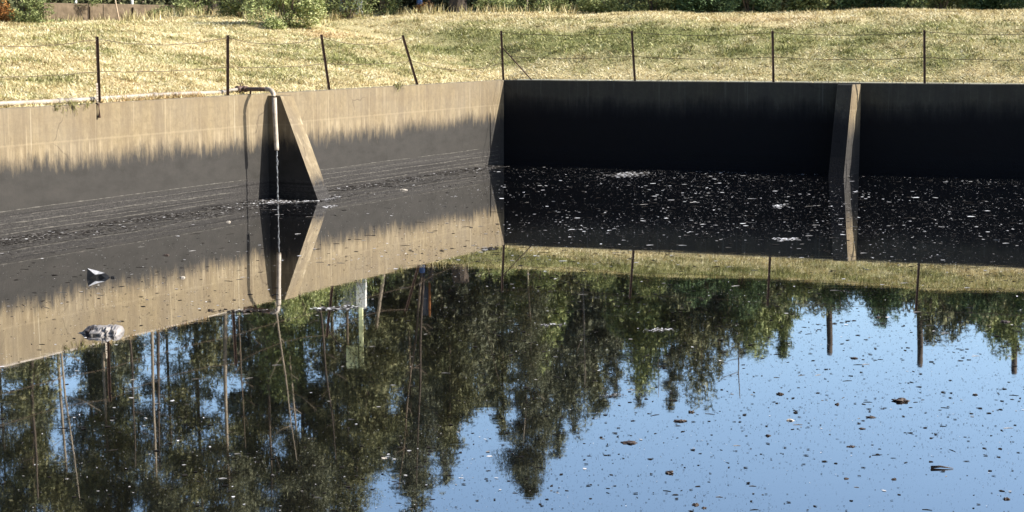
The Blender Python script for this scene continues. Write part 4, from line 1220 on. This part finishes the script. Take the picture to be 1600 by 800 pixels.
tag(link('tall_weeds', npmesh('tall_weeds', Vv, F, 3, at), MAT['blades']), 'straw and green weed stalks at the foot of the bushes along the crest', 'weeds', kind='stuff')
for i, (px, lb) in enumerate(((119, 'short white post behind the left part of the brown concrete wall'), (207, 'short white post behind the right part of the brown concrete wall'))):
    q = cr(px, 1.8); tube_ = tube('white_post', [q + Vector((0, 0, -.2)), q + Vector((0, 0, 1.6))], .055, MAT['white_post'], None, 10)
    tag(tube_, lb, 'post', 'white posts behind the concrete wall')
q = cr(187, -.3)
tag(tube('leaning_stick', [q + Vector((.02, 0, -.1)), q + Vector((-.06, 0, .35)), q + Vector((-.16, .05, .95))], [.03, .028, .02], MAT['stick'], None, 6), 'bleached stick leaning in front of the brown concrete wall', 'stick')
sp = empty('sapling', cr(138, .2), 'dark slender sapling in front of the brown concrete wall', 'sapling')
vv, ff = [], []
tube_geo([(0, 0, -.1), (.0, 0, .4), (.03, 0, .95)], [.022, .02, .012], 6, vv, ff); tube_geo([(-.02, 0, .0), (-.22, 0, .4), (-.38, .05, .75)], [.018, .015, .01], 6, vv, ff)
link('stem', mesh('stem', vv, ff), MAT['bark_dark'], sp)
link('foliage', leafcloud('foliage', [(0, .1, .95), (-.3, .1, .9)], [(.55, .3, .25), (.4, .3, .2)], 1600, .07, 'shrub', 99, clump=.5), MAT['shrub'], sp)
def stump(px, dY, r, h, label, seed):
    q = cr(px, dY); vv, ff = [], []
    tube_geo([(0, 0, -.15), (0, 0, .1), (.03, 0, h * .5), (.05, .02, h)], [r * 1.4, r * 1.1, r, r * .9], 12, vv, ff)
    vv = [Vector(v) * 1 + Vector((noise.noise(Vector(v) * 4 + Vector((seed, 0, 0))) * .06, noise.noise(Vector(v) * 4 + Vector((0, seed, 0))) * .06, 0)) for v in vv]
    return tag(link('tree_stump', mesh('tree_stump', vv, ff), MAT['bark_dark'], None, q), label, 'stump', 'stumps on the crest of the bank')
stump(333, .0, .20, .9, 'dark stump left of the tall light green bush', 2)
stump(715, .4, .34, 1.0, 'broad black stump in the gap beside the dark rubble', 5)
stump(668, 1.2, .10, 1.2, 'thin dark stump behind the dark rubble', 8)
for i in range(14):
    px = 622 + i * 4.6 + random.uniform(-2, 2); q = cr(px, .2 + random.uniform(-.3, .5))
    bm = bmesh.new(); bmesh.ops.create_icosphere(bm, subdivisions=2, radius=1)
    s = random.uniform(.08, .17)
    for v in bm.verts:
        k = 1 + .45 * noise.noise(v.co * 1.6 + Vector((i * 5.1, 0, 0))); v.co = Vector((v.co.x * s * 1.3 * k, v.co.y * s * k, v.co.z * s * .75 * k))
    me = bpy.data.meshes.new('stone'); bm.to_mesh(me); bm.free()
    o = link('rubble_stone', me, MAT['stone'], None, q + Vector((0, 0, s * .4)))
    tag(o, ('dark stone in the rubble heap at the top between the bushes' if 0 < i < 13 else 'leftmost dark stone of the rubble heap at the top' if i == 0 else 'rightmost dark stone of the rubble heap, against the broad stump'), 'stone', 'dark stones of the rubble heap')
q = cr(656, 1.0)
bl = box('plastic_drum', q + Vector((0, 0, .62)), (.22, .22, .5), MAT['blue'], None, bevel=.05)
tag(bl, 'small blue plastic container behind the dark rubble', 'container')
print('tris', sum(len(o.data.polygons) for o in scn.objects if o.type == 'MESH'))
